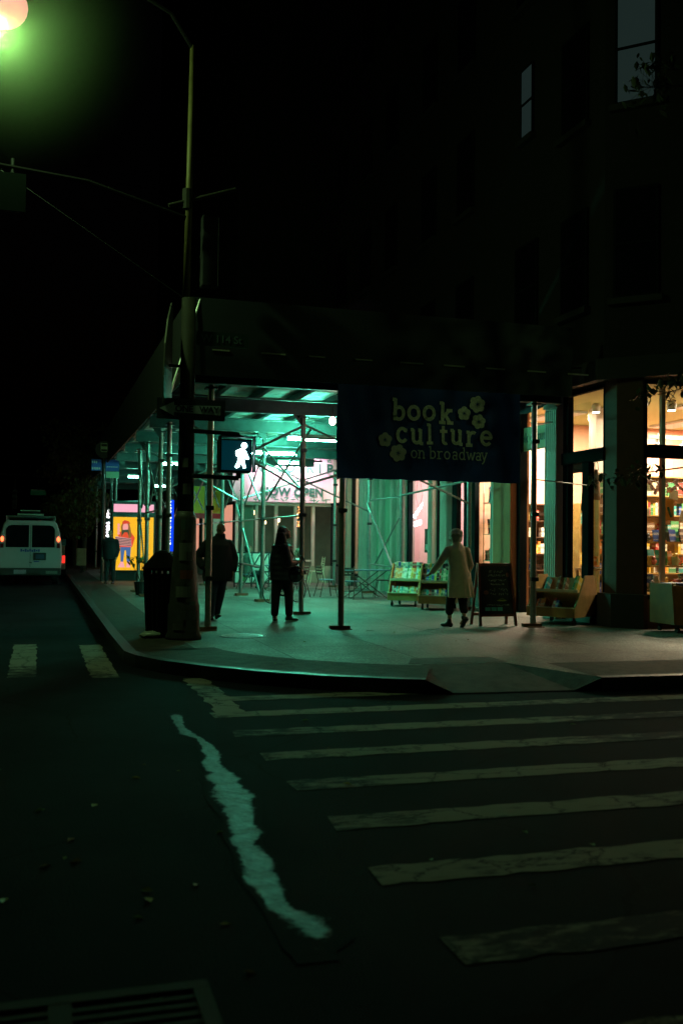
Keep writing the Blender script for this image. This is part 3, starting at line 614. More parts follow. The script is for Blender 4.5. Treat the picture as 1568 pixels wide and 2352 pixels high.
# small bright goods filling the lower part of the corner window
goods=[mat("goods_%d"%i,c_,.5,0,.2,15) for i,c_ in enumerate([(.8,.75,.6),(.75,.5,.12),(.1,.2,.5),(.15,.45,.25),(.7,.2,.15),(.8,.55,.5),(.45,.5,.3),(.05,.07,.08)])]
gn=["cream","ochre","blue","green","red","pink","sage","black"]; rg=random.Random(77)
for i in range(64):
    st_=rg.choice([(.82,15.72,16.1),(1.25,16.38,16.75),(1.7,16.98,17.3),(.68,15.66,15.7)]); x=rg.uniform(10.6,12.3); y=rg.uniform(st_[1],st_[2]); z=st_[0]+.003; k=rg.randrange(8); kind=rg.choice(["mug","vase","box","plush"]); s_=rg.uniform(.045,.085); q=MB()
    if kind=="mug": q.lathe([(s_*.8,0),(s_*.85,s_*2),(s_*.75,s_*2),(s_*.7,.01)],(x,y,z),14); q.path([(x+s_*.8,y,z+s_*.5),(x+s_*1.3,y,z+s_*.8),(x+s_*1.3,y,z+s_*1.3),(x+s_*.8,y,z+s_*1.6)],s_*.12,5)
    elif kind=="vase": q.lathe([(s_*.6,0),(s_*1.0,s_*1.0),(s_*.5,s_*2.4),(s_*.65,s_*3)],(x,y,z),14)
    elif kind=="box": q.rbox((x,y,z+s_*1.3),(s_*2.2,s_*1.2,s_*2.6),rz=rg.uniform(-.6,.6))
    else: q.ell((x,y,z+s_*1.0),(s_*.9,s_*.8,s_),10,8).ell((x,y,z+s_*2.3),(s_*.7,s_*.65,s_*.65),10,8).ell((x-s_*.5,y,z+s_*2.9),(s_*.2,s_*.15,s_*.3),6,5).ell((x+s_*.5,y,z+s_*2.9),(s_*.2,s_*.15,s_*.3),6,5).ell((x-s_*.9,y-s_*.3,z+s_*1.2),(s_*.3,s_*.3,s_*.5),6,5).ell((x+s_*.9,y-s_*.3,z+s_*1.2),(s_*.3,s_*.3,s_*.5),6,5)
    nm_={"mug":"mug","vase":"vase","box":"gift_box","plush":"plush_toy"}[kind]; tag(q.build(nm_,goods[k],smooth=(kind=="plush")),f"small {gn[k]} {nm_.replace('_',' ')} among the goods in the lower corner window",nm_.replace('_',' '),f"{gn[k]} {nm_.replace('_',' ')}s in the corner window")
for i in range(26):
    x=rg.uniform(10.55,13.2); z=rg.uniform(2.05,3.0); y=rg.uniform(16.4,17.6); k=rg.randrange(8); q=MB(); q.rbox((x,y,z),(rg.uniform(.12,.24),.01,rg.uniform(.14,.28)),rz=rg.uniform(-.5,.5),ry=rg.uniform(-.25,.25)); q.tube((x,y,z+.1),(x,y,4.6),.002,n=4)
    tag(q.build("hanging_card",goods[k]),f"{gn[k]} card hanging on a thread in the corner window","card",f"{gn[k]} cards hanging in the corner window")
# neon sign (two glowing strokes words too small to read) in the pink window
nb=thing("neon_sign","glowing white neon sign hanging in the pink shop window","neon sign",(10.1,25.9,2.2))
neon=emit("neon_white",(1,.8,1),9)
b=MB(); pts=[]
for i in range(40): t_=i/39; pts.append((10.1,26.3-.6*t_+.03*math.sin(t_*30),2.32+.34*t_+.07*math.sin(t_*26)))
b.path(pts,.016,6); b.build("script_tube",neon,nb)
b=MB(); 
for i in range(5):
    y=26.27-i*.11; b.path([(10.1,y,2.08+i*.012),(10.1,y,2.2+i*.012),(10.1,y-.06,2.2+i*.012),(10.1,y-.06,2.08+i*.012),(10.1,y,2.08+i*.012)],.013,6)
b.build("block_tube",neon,nb); MB().path([(10.1,25.95,2.6),(10.09,26.15,2.9),(10.1,26.05,3.35)],.006).path([(10.1,25.85,2.62),(10.1,25.65,2.95),(10.1,25.85,3.35)],.006).build("cord",mat("cord_brown",(.3,.12,.1),.6),nb)
ck=thing("framed_notice","dark framed notice with a pale card standing in the pink shop window","notice",(10.12,25.3,1.2)); MB().box(10.11,10.13,25.05,25.5,1.35,2.0).build("frame",mat("dark_green_frame",(.03,.09,.07),.5),ck); MB().box(10.100,10.108,25.1,25.45,1.42,1.58).build("card",white,ck)
# ------------------------------------------------------------------ restaurant front across the pavement end
rs=thing("restaurant","restaurant facade with glass front under the pink banner at the far end of the shed","building",(8.2,34.3,.15))
fr=MB()
for x in (6.55,7.25,7.95,8.65,9.3): fr.box(x-.05,x+.05,34.12,34.28,.15,2.9)
fr.box(6.5,9.95,34.1,34.27,2.86,2.98); fr.box(6.6,9.25,34.15,34.25,.9,.96); fr.build("frame",trim,rs)
p=MB(); p.box(6.6,9.25,34.2,34.206,.97,2.85); p.build("pane",gl,rs)
wl_=MB(); wl_.box(6.5,9.94,34.06,34.09,.15,.75); wl_.build("low_wall",mat("green_wall",(0,0,0)),rs)
wl_=MB(); wl_.box(6.5,9.95,34.1,34.3,2.99,5.2); wl_.build("fascia",stone,rs)
it=MB(); it.box(6.5,12.2,40,40.1,.15,4.6); it.box(6.5,12.2,34.31,40,4.6,4.7); it.build("dining_room",mat("dark_dining",(.10,.13,.10),.8,0,.3,1),rs)
ceil_fixture(8.0,36.5,.5,1.4,(.55,1,.7),70,"ceiling light of the restaurant behind the pink banner","restaurant lights",4.5)
lampm=emit("pendant_glow",(1,.62,.35),7)
for i,(x,z) in enumerate([(6.75,2.3),(6.95,2.75),(7.15,2.1),(7.7,2.2),(8.2,2.15),(8.35,2.3),(9.05,2.25),(7.4,2.55)]):
    t=thing("pendant_lamp","small glowing pendant lamp inside the restaurant window","pendant lamp",(x,34.9+.3*(i%3),z),"pendant lamps inside the restaurant"); y=34.9+.3*(i%3)
    MB().lathe([(.02,0),(.06,.03),(.06,.12),(.02,.16)],(x,y,z),12).build("shade",lampm,t); MB().tube((x,y,z+.16),(x,y,4.6),.005,n=5).build("cord",blackp,t)
cx_=thing("string_lights","cluster of string lights hanging in the restaurant window left of the pink wall","string lights",(8.95,34.6,2.2)); b=MB()
for i in range(46): b.ell((8.92+random.uniform(-.13,.13),34.5+random.uniform(-.1,.1),2.1+random.uniform(0,1.0)),(.022,.022,.026),6,5)
b.build("bulbs",emit("string_bulb",(1,.36,.12),4),cx_); MB().path([(8.9,34.5,3.2),(8.95,34.5,2.6),(8.88,34.5,2.1)],.006).build("wire",darkm,cx_)
# pink banner with the restaurant's name
bn=thing("restaurant_banner","pale pink banner reading FIELDTRIP NOW OPEN with grain pattern hung over the restaurant","banner",(8.35,34.0,2.95))
BX0,BX1,BZ0,BZ1=6.35,10.35,2.98,4.62
b=MB(); nx=30
vs=[(BX0+(BX1-BX0)*i/nx,33.98+.012*math.sin(i*1.3),z) for z in (BZ0,BZ1) for i in range(nx+1)]
b.add(vs,[(i,i+1,nx+2+i,nx+1+i) for i in range(nx)]); b.build("cloth",mat("pink_vinyl",(.80,.58,.66),.55,0,.05,2),bn)
ink=mat("banner_ink",(.02,.13,.09),.6)
def bt_(s_,x,z,size,bold,sp=1): return text("letters",s_,size,ink,bn,Matrix.Translation((x-8.35,33.955-34.0,z-2.95))@FRONT,bold=bold,spacing=sp)
for i,ch in enumerate("FIELDTRIP"): bt_(ch,6.98+i*.355,4.18,.46,.016)
bt_("RICE CULTURE",8.42,3.76,.17,.002,1.2); bt_("NOW OPEN",8.46,3.33,.40,.016,1.05)
b=MB()
for i in range(60):
    x=random.uniform(BX0+.08,BX1-.08); z=random.choice([random.uniform(3.02,3.14),random.uniform(4.45,4.58),random.uniform(3.02,4.55)])
    if 6.7<x<10.2 and 3.16<z<4.44: 
        if x<9.6 and x>7.2: continue
    if random.random()<.5: a=0
    else: a=random.choice([.8,-.8,1.57])
    rr=Matrix.Rotation(a,3,'Y'); b.add([Vector((x,33.95-.0004*i,z))+rr@Vector(q) for q in ((-.09,0,0),(-.05,0,.018),(.05,0,.018),(.09,0,0),(.05,0,-.018),(-.05,0,-.018))],[(0,1,2,3,4,5)])
b.build("grain_pattern",mat("grain_green",(.06,.25,.16),.6),bn)
sl_=thing("banner_fill_light","long added light fixture brightening the pink restaurant banner","added fill light",(8.3,33.5,4.40)); MB().box(7.2,9.4,33.43,33.5,4.38,4.45).build("housing",darkm,sl_)  # added fixture, there to throw pink light on the banner
area("lamp",(8.3,33.51,4.41),2.1,.06,(1,.66,.80),150,(math.radians(50),0,0),parent=sl_)
# lime banner and further shopfronts
lb=thing("lime_banner","lime yellow banner with a dark red band left of the pink banner","banner",(6.1,37,2.5)); MB().box(5.35,6.48,37,37.02,2.62,3.62).build("cloth",mat("lime_vinyl",(.42,.55,.04),.6,0,.2,4),lb); MB().box(5.35,6.48,36.995,37.02,2.42,2.615).build("band",mat("dark_red_vinyl",(.3,.03,.05),.6),lb)
fs=thing("far_shopfronts","row of lit shopfronts further along the avenue behind the shed posts","building",(6.6,45,.15))
MB().box(6.7,7.2,34.4,60,.15,4.6).build("wall",mat("far_wall",(.2,.24,.2),.8),fs)
for i,y in enumerate((35.2,37.6,40.2,43,46,49.5,53)):
    f_=MB(); f_.box(6.62,6.69,y,y+1.7,.6,3.0); o=f_.build("window",frame_m,fs); MB().box(6.58,6.615,y+.1,y+1.6,.7,2.9).build("pane",emit("far_shop_glow_%d"%(i%3),[(1,.42,.28),(.35,.8,.45),(.9,.55,.3)][i%3],[.7,.28,.5][i%3]),o)
# ------------------------------------------------------------------ sidewalk shed
ZD=4.17
sh=thing("sidewalk_shed","steel tube sidewalk shed with dark parapet covering the avenue pavement","scaffold",(5.6,16.1,.15))
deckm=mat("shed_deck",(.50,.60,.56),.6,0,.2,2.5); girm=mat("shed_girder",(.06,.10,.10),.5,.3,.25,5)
postA=[16.24,18.9,21.7,23.3,26.1,28.2,37.4,39.6,44,50]; postB=[16.08,19.4,23.65,26.3,29.3,32.3,36.5,41,46,52]; postC=[16.0,20.3,24.6,27.3,30.8]
XA,XB,XC=2.66,5.0,8.9
def post(x,y,h=ZD,r=.052,sill=True):
    p=MB().tube((x,y,.165),(x,y,h),r,n=12).build("post",steel,sh,smooth=False)
    q=MB().rbox((x,y,.158),(.30,.30,.014),rz=random.uniform(-.2,.2))
    if sill: q.rbox((x+random.uniform(-.03,.03),y,.19),(.34,.12,.05),rz=random.uniform(-.15,.15))
    q.build("base_plate",rust,p)
    for z in (1.0,2.15,3.45): 
        if random.random()<.75: cl_=MB(); cl_.rbox((x,y-.045,z),(.13,.09,.07),rz=random.uniform(-.3,.3)); cl_.tube((x+.05,y-.1,z),(x+.05,y+.06,z),.012,n=6); cl_.build("clamp",darkm,p)
    MB().rbox((x,y,h-.05),(.2,.2,.03)).build("head_plate",darkm,p)
for y in postA: post(XA,y)
for y in postB: post(4.88 if y<17 else (5.05 if y<22 else 5.18),y)
post(8.42,16.0)
for y in postC[1:]: post(9.1,y,3.95)
gm=MB()
for y in (16.1,19.45,22.9,26.3,29.6,33.0,36.6,41,46,52):
    x1=9.0 if y<34 else 6.3
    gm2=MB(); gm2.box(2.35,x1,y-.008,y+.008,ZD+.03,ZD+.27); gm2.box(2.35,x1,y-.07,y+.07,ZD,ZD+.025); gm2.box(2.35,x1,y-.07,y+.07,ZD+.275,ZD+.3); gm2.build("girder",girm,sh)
    if y>16.2:
        for x in (XA,5.1):
            gs_=MB(); gs_.add([(x-.25,y-.02,ZD-.001),(x-.045,y-.02,ZD-.001),(x-.045,y-.02,ZD-.26),(x-.25,y+.0,ZD-.001),(x-.045,y+.0,ZD-.001),(x-.045,y+.0,ZD-.26)],[(0,1,2),(3,5,4),(0,2,5,3),(0,3,4,1),(1,4,5,2)]); gs_.build("gusset",girm,sh)
jm=MB()
for x in (2.5,3.3,4.1,4.9,5.7,6.5,7.3,8.1,8.9): 
    j_=MB(); y1=55 if x<6.3 else 33.8; j_.box(x-.05,x+.05,16.25,y1,ZD+.301,ZD+.42); j_.build("joist",girm,sh)
dk=MB(); 
y=15.95; 
while y<33.5: dk.box(2.3,9.1,y,y+.56,ZD+.425,ZD+.47); y+=.60 if random.random()<.8 else .66
while y<56: dk.box(2.3,6.35,y,y+.56,ZD+.425,ZD+.47); y+=.60
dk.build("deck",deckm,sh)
pp=MB(); pp.box(2.25,9.1,15.86,15.9,ZD+.10,ZD+1.35); pp.box(2.21,2.245,15.9,56,ZD+.10,ZD+1.35); pp.build("parapet",mat("dark_green_plywood",(.005,.010,.013),.6,0,.3,2),sh)
rl=MB()
for k in range(9): 
    x=2.6+k*.8; MB().box(x,x+random.uniform(.25,.5),15.83,15.85,ZD+.50,ZD+.525).build("batten",mat("pale_batten",(.28,.28,.22),.6),sh)
def brace(p0,p1,r=.024): return MB().tube(p0,p1,r,n=8).build("brace",steel,sh)
B=[5.05,5.18]
# crossing tubes between the middle posts and towards the shopfronts
for i in range(len(postB)-2):
    xa=4.88 if i==0 else 5.15; a,b=postB[i],postB[i+1]
    if i>0: brace((xa+.06,a,3.9),(5.2+.06,b,2.6)); brace((xa-.06,a,2.6),(5.2-.06,b,3.9))
    if 0<i<6: brace((5.12,a,2.15),(5.2,b,2.15),.02)
for i in range(3,len(postA)-2):
    a,b=postA[i],postA[i+1]
    if b-a>6: continue
    brace((XA+.06,a,4.0),(XA+.06,b,2.5)); brace((XA-.06,a,2.5),(XA-.06,b,4.0)); 
    if i%2: brace((XA-.06,a,2.3),(XA-.06,b,2.3),.02)
for (ya,xa) in ((19.4,5.05),(26.3,5.18)):
    yc=min(postC[1:],key=lambda q:abs(q-ya)); brace((xa,ya+.07,4.0),(9.1,yc,2.5)); brace((xa,ya-.07,2.75),(9.1,yc-.05,4.0)); 
    brace((XA,ya,3.95),(xa,ya+.06,2.65)); brace((XA,ya,2.7),(xa,ya-.06,3.95))
brace((5.05,19.45,3.72),(9.1,20.4,3.78)); brace((9.1,20.3,3.02),(9.1,24.6,2.86),.028); 
brace((9.12,27.3,2.83),(9.12,24.6,2.83),.026); brace((9.05,27.3,2.75),(9.2,24.75,.22),.03); brace((9.3,25.3,2.3),(9.3,27.3,1.0),.022); brace((9.05,27.0,1.0),(9.05,24.8,.95),.022)
brace((5.18,26.3,1.02),(5.12,23.65,.98),.026); brace((5.2,27.2,2.6),(5.2,23.9,.25),.03); brace((5.25,26.4,.4),(5.25,24.2,1.3),.02)
brace((XA,28.2,2.4),(XA,26.3,.7),.02)
brace((8.42,16.0,2.78),(9.9,16.6,2.74),.012); brace((8.42,16.05,3.75),(9.9,18.0,4.1),.016); brace((1.9,15.5,3.9),(2.4,15.88,5.5),.02)
# tube lights under the deck
tube_e=emit("fluorescent_tube",(.13,1,.60),470); tube_far=emit("fluorescent_tube_dim",(.2,1,.66),110)
def tube_light(x,y,z,label,ln=1.2,P=0):
    t=thing("tube_light",label,"tube light",(x,y,z),"fluorescent tube lights under the shed")
    MB().box(x-ln/2-.03,x+ln/2+.03,y-.05,y+.05,z+.05,z+.10).build("housing",white,t)
    o=MB().tube((x-ln/2,y,z),(x+ln/2,y,z),.03,n=10).build("tube",tube_e if P else tube_far,t)
    if P: area("lamp",(x,y+.0,z-.035),ln,.05,(.06,1,.56),P,parent=t)
    MB().box(x-ln/2-.02,x-ln/2-.001,y-.03,y+.03,z-.035,z+.049).box(x+ln/2+.001,x+ln/2+.02,y-.03,y+.03,z-.035,z+.049).build("end_cap",white,t)
tube_light(5.9,21.75,3.93,"long fluorescent tube light nearest under the shed, right of the walk signal",P=85)
tube_light(5.9,25.7,3.93,"second fluorescent tube light under the shed, beside the walk signal",P=70)
tube_light(7.0,28.6,3.93,"short fluorescent tube light under the shed before the restaurant barrier",.6,P=55)
tube_light(3.7,30.2,3.9,"fluorescent tube light under the shed left of the signal pole",.5)
tube_light(3.3,37.1,3.9,"far fluorescent tube light above the advertising kiosk",.45)
tube_light(4.9,43.0,3.9,"farthest fluorescent tube light of the shed",.45)
bl_=thing("cage_bulb","bare bright bulb hanging under the shed left of the dark bookshop banner","bulb light",(5.25,18.0,3.92))
MB().ell((5.25,18.0,3.9),(.06,.06,.075),12,8).build("bulb",emit("bulb_glow",(1,.75,.6),60),bl_); MB().tube((5.25,18,3.97),(5.25,18,4.17),.012).build("cord",darkm,bl_)

# ------------------------------------------------------------------ bookshop banner with hand-drawn slab letters
bb=thing("bookshop_banner","dark navy banner reading book culture on broadway with cream flowers on the shed front","banner",(6.5,15.98,2.7))
S_=.002247; OX,OZ=4.72,4.40
def bp_(u,v): return (OX+(u-90)*S_, OZ-(v-122)*S_)
nx,nz=60,26; vs=[]
for j in range(nz+1):
    for i in range(nx+1):
        x=4.70+3.34*i/nx; z=2.69+(4.25-2.69)*j/nz
        sag=.018*math.sin(i*.35)+.012*math.sin(i*.9+j*.25)+.006*math.sin(j*.7)
        vs.append((x-(.02*math.sin(PI*j/nz) if i==0 else 0),15.80+sag*.5,z-(.012*abs(math.sin(i*PI/10)) if j==0 else 0)))
b=MB(); b.add(vs,[(j*(nx+1)+i,j*(nx+1)+i+1,(j+1)*(nx+1)+i+1,(j+1)*(nx+1)+i) for j in range(nz) for i in range(nx)])
b.build("cloth",mat("navy_vinyl",(.008,.05,.26),.62,0,.12,3),bb,smooth=True)
cream=mat("banner_cream",(.85,.83,.68),.7,0,.35,24); cream2=mat("banner_cream_dim",(.62,.66,.60),.7,0,.3,24)
YB=15.775; cnt=[0]
def stroke(mb,pts,wd):
    cnt[0]+=1
    for i,(a,c) in enumerate(zip(pts[:-1],pts[1:])):
        y=YB-.00025*((cnt[0]*7+i)%23)
        a,c=Vector(a),Vector(c); d=(c-a); 
        if d.length<1e-5: continue
        nrm=Vector((-d.y,d.x)).normalized()*wd/2; e=d.normalized()*wd*.12
        q=[a-nrm-e,a+nrm-e,c+nrm+e,c-nrm+e]; mb.add([(p_.x,y,p_.y) for p_ in q],[(0,1,2,3)])
def arc(cx,cy,rx,ry,a0,a1,n=18): return [(cx+rx*math.cos(math.radians(a0+(a1-a0)*i/n)),cy+ry*math.sin(math.radians(a0+(a1-a0)*i/n))) for i in range(n+1)]
GL={'b':[[(.12,1.5),(.12,0)],arc(.42,.5,.34,.44,150,-180),[(-.08,1.46),(.12,1.46)]],
'o':[arc(.42,.5,.36,.44,0,360)],
'k':[[(.12,1.5),(.12,0)],[(.14,.42),(.62,.93)],[(.34,.6),(.72,.04)],[(-.1,1.46),(.12,1.46)],[(-.1,.05),(.34,.05)],[(.5,.05),(.95,.05)],[(.44,.95),(.85,.95)]],
'c':[arc(.46,.5,.36,.44,38,322),[(.70,.72),(.72,.92)]],
'u':[[(.1,.95),(.1,.35)]+arc(.38,.36,.28,.28,180,330),[(.68,.98),(.68,.02)],[(-.1,.95),(.1,.95)],[(.52,.95),(.68,.95)],[(.68,.05),(.88,.05)]],
'l':[[(.2,1.5),(.2,0)],[(.0,1.46),(.2,1.46)],[(-.04,.05),(.44,.05)]],
't':[[(.22,1.32),(.22,.3)]+arc(.42,.3,.2,.24,180,300),[(-.04,.95),(.55,.95)]],
'r':[[(.14,.95),(.14,0)],arc(.5,.55,.34,.38,165,60),[(-.06,.93),(.14,.93)],[(-.08,.05),(.42,.05)]],
'e':[arc(.44,.5,.36,.44,0,318),[(.1,.52),(.8,.52)]],
'n':[[(.12,.98),(.12,0)],arc(.42,.56,.28,.38,165,0)+[(.70,0)],[(-.08,.95),(.12,.95)],[(-.08,.05),(.3,.05)],[(.54,.05),(.88,.05)]],
'a':[arc(.38,.66,.28,.3,150,0)+[(.66,.1),(.8,.04)],arc(.38,.28,.27,.25,0,360)],
'd':[arc(.38,.48,.32,.44,30,390),[(.7,1.5),(.7,.04),(.86,.04)],[(.5,1.46),(.7,1.46)]],
'w':[[(.05,.95),(.3,.03),(.55,.9),(.8,.03),(1.08,.95)],[(-.1,.95),(.2,.95)],[(.95,.95),(1.2,.95)]],
'y':[[(.06,.95),(.4,.05)],[(.74,.95),(.32,-.2),(.1,-.42)],[(-.1,.95),(.22,.95)],[(.6,.95),(.88,.95)]]}
def word(chars,wd,m,name):
    for ch,u,base,xh,sx in chars:
        mb=MB(); ox,oz=bp_(u,base); s=xh*S_; jt=random.uniform(-.03,.03)
        for st in GL[ch]:
            stroke(mb,[(ox+(px_*sx*math.cos(jt)-pz*math.sin(jt))*s, oz+(px_*sx*math.sin(jt)+pz*math.cos(jt))*s) for px_,pz in st], wd*s)
        mb.build(name,m,bb)
word([('b',512,437,105,1),('o',628,432,108,1.05),('o',752,428,108,1.05),('k',895,445,105,1.0)],.25,cream,"letter")
word([('c',538,605,112,.9),('u',662,612,112,.88),('l',788,606,98,1),('t',895,606,104,.9),('u',985,604,112,.88),('r',1115,610,112,.85),('e',1225,602,112,1)],.23,cream,"letter")
ub=[('o',655),('n',717),('b',808),('r',872),('o',925),('a',990),('d',1050),('w',1112),('a',1185),('y',1235)]
word([(c_,u,720,62,.95) for c_,u in ub],.15,cream2,"letter")
for (u,v,r,k) in ((1195,287,66,6),(1086,362,54,5),(1208,420,58,6),(448,590,54,5),(552,686,66,6)):
    cx,cz=bp_(u,v); R=r*S_; mb=MB(); N=72; a0=random.uniform(0,1)
    mb.add([(cx,YB-.006,cz)]+[(cx+R*(.82+.2*abs(math.sin(k*a_/2+a0)))*math.cos(a_),YB-.006,cz+R*(.82+.2*abs(math.sin(k*a_/2+a0)))*math.sin(a_)) for a_ in [2*PI*i/N for i in range(N)]],[(0,1+i,1+(i+1)%N) for i in range(N)])
    fl=mb.build("flower",cream if u>900 else mat("banner_flower_dim",(.62,.58,.52),.7),bb)
    mb=MB()
    for q in range(6): a_=q*PI/3+a0; mb.tube((cx,YB-.009,cz),(cx+R*.32*math.cos(a_),YB-.009,cz+R*.32*math.sin(a_)),.006+.002*(q%2),.002,n=5)
    mb.build("flower_centre",MATS["navy_vinyl"],fl)
aw=thing("awning","dark blue fabric awning corner hanging over the transomed window","awning",(9.4,17,4.5))
b=MB(); N=16; vs=[]
for i in range(N+1):
    t_=i/N; y=19.0-t_*2.55; x=9.25; zb=4.42-.20*math.sin(PI*min(1,t_*1.1))+.02*t_
    vs+=[(x,y,zb),(x,y,4.9),(x+.03,y,4.9),(x+.03,y,zb)]
fs_=[]
for i in range(N):
    for k in range(4): fs_.append((i*4+k,i*4+(k+1)%4,(i+1)*4+(k+1)%4,(i+1)*4+k))
fs_+=[(0,3,2,1),(N*4,N*4+1,N*4+2,N*4+3)]; b.add(vs,fs_); b.build("valance",mat("navy_canvas",(.008,.014,.03),.85),aw,smooth=False); MB().path([(9.26,19,4.9),(9.26,16.45,4.9),(9.9,16.45,4.95)],.02).build("rail",darkm,aw)
# ------------------------------------------------------------------ signal and lamp pole on the corner
px,py=2.08,14.9
matte=mat("matte_black",(.006,.006,.006),.95,0,0,0,0,None,.05)
polem=mat("pole_paint",(.035,.034,.026),.7,.0,.35,3,0,None,.15)
tp=thing("signal_pole","tall dark signal pole with stickered base and street lamp arm on the corner","pole",(px,py,.15))
b=MB().lathe([(.27,0),(.27,.04),(.24,.12),(.235,.5),(.215,.55),(.19,1.05),(.17,1.15),(.165,1.8),(.13,1.9)],(px,py,.15),20); b.build("base",mat("pole_base_paint",(.05,.05,.042),.6,.2,.4,6),tp,smooth=True)
MB().tube((px,py,1.9),(px+.0,py,5.25),.125,.105,n=18).build("shaft",polem,tp,smooth=True)
MB().tube((px-.04,py,5.25),(px,py,9.1),.055,.045,n=14).build("upper_shaft",mat("lamp_pole_paint",(.14,.115,.04),.6,.2,.3,4),tp,smooth=True)
MB().path([(px,py,9.05),(px-.35,py-.1,9.5),(px-1.0,py-.25,9.72),(px-2.2,py-.6,9.5)],.035).build("lamp_arm",matte,tp)
MB().tube((px-.33,py-.02,6.62),(px+.68,py-.02,6.98),.03,.03).tube((px-.05,py,6.6),(px-.05,py,6.9),.075).build("cross_arm",polem,tp)
MB().path([(px,py,5.2),(-6.0,14.9,10.2)],.008).build("guy_wire",darkm,tp)
MB().path([(px,py,6.45),(px-1.5,py,6.85),(px-4.2,py,7.06)],.035).build("mast_arm",matte,tp)
st=MB(); rnd=random.Random(4)
stm=[mat("sticker_a",(.22,.22,.2),.6),mat("sticker_b",(.28,.08,.05),.6),mat("sticker_c",(.08,.14,.12),.6),mat("sticker_d",(.12,.11,.1),.6)]
for i,(z,w_,h_,k,a) in enumerate([(1.32,.2,.26,0,-.05),(1.33,.15,.12,3,.3),(1.05,.19,.13,1,0),(1.62,.2,.16,3,.1),(.78,.22,.16,0,-.2),(.45,.24,.14,3,.2),(.62,.12,.1,2,.5),(1.78,.24,.14,2,.2),(2.3,.12,.16,3,0),(2.7,.1,.14,0,-.3),(.3,.16,.1,3,-.5)]):
    R=.245 if z<.6 else (.225 if z<1.1 else (.178 if z<1.9 else .131)); q=MB(); 
    vs=[(px+(R+.004)*math.cos(-PI/2+a+(t_-.5)*w_/R),py+(R+.004)*math.sin(-PI/2+a+(t_-.5)*w_/R),zz) for zz in (z,z+h_) for t_ in (0,.25,.5,.75,1)]
    q.add(vs,[(j,j+1,j+6,j+5) for j in range(4)]); q.build("sticker",stm[k],tp)
# one way sign
ow=thing("one_way_sign","black and white one way arrow sign pointing left on the signal pole","sign",(2.11,14.7,3.4))
MB().box(1.61,2.62,14.71,14.725,3.40,3.71).build("plate",mat("sign_black",(.02,.03,.04),.5),ow)
b=MB(); b.prism([(1.65,3.555),(1.86,3.66),(1.86,3.605),(2.55,3.625),(2.55,3.485),(1.86,3.505),(1.86,3.45)],'Y',14.700,14.708); b.build("arrow",mat("sign_white",(.45,.55,.60),.5,0,.15,8),ow)
text("letters","ONE",.125,MATS["sign_black"],ow,Matrix.Translation((-.10,-.004,.156))@FRONT,bold=.003); text("letters","WAY",.125,MATS["sign_black"],ow,Matrix.Translation((.27,-.004,.156))@FRONT,bold=.003)
ss=thing("street_name_sign","dark green street sign reading W 114 St on the signal pole","sign",(2.55,14.9,4.6)); MB().box(2.2,3.0,14.88,14.90,4.55,4.77).build("plate",mat("sign_green",(.01,.035,.025),.5),ss)
text("letters","W 114 St",.16,mat("sign_letter_dim",(.10,.15,.16),.5),ss,Matrix.Translation((.03,-.024,.06))@FRONT,bold=.002)
rs_=thing("avenue_name_sign","narrow metal sign with rounded top seen nearly edge-on left of the signal pole","sign",(1.8,14.95,3.7))
b=MB(); pr=[(14.55,3.62),(15.15,3.62),(15.15,5.15),(15.05,5.2),(14.8,4.9),(14.62,4.5),(14.55,4.0)]; b.prism(pr,'X',1.78,1.80)
b.xf(Matrix.Translation((1.79,14.9,0))@Matrix.Rotation(-.32,4,'Z')@Matrix.Translation((-1.79,-14.9,0))).build("plate",mat("sign_back",(.10,.105,.085),.45,.5,.3,4),rs_)
MB().box(1.8,2.0,14.88,14.92,4.2,4.24).build("bracket",darkm,rs_)
# traffic signal heads
def signal_head(x,y,z,label,lit=None,back=False):
    t=thing("traffic_signal",label,"traffic signal",(x,y,z))
    MB().box(x-.13,x+.13,y-.1,y+.1,z-.55,z+.55).build("housing",darkm,t,bevel=.02)
    for k,c in enumerate(("red","amber","green")):
        zz=z+.36-.36*k; s_=1 if back else -1
        L=MB().lathe([(.1,0),(.085,.02)],(x,y+s_*(.102 if s_<0 else .102),zz),16,axis='Y')
        L.build("lens",emit("green_lens",(.15,1,.6),9) if lit==c else mat("dead_lens_"+c,{'red':(.08,.01,.01),'amber':(.08,.05,.01),'green':(.01,.06,.03)}[c],.2),t)
        v=MB().lathe([(.105,0),(.11,.17),(.10,.17),(.098,0)],(x,y+s_*.102 - (.17 if s_<0 else 0),zz),14,axis='Y'); v.build("visor",blackp,t)
    return t
signal_head(2.42,15.15,6.05,"dark three-lens traffic signal facing away beside the signal pole shaft",back=True)
t=thing("traffic_signal_backplate","dark square traffic signal backplate hanging from the mast arm at the left edge","traffic signal",(-.45,14.9,6.3))
b=MB(); b.box(-.68,-.28,14.88,14.9,6.3,6.85); b.build("backplate",mat("signal_green",(.003,.005,.004),.95,0,0,0,0,None,.03),t); MB().box(-.6,-.36,14.901,15.1,6.35,6.8).build("housing",darkm,t); MB().tube((-.47,14.9,6.85),(-.47,14.9,7.06),.025).build("hanger",darkm,t)
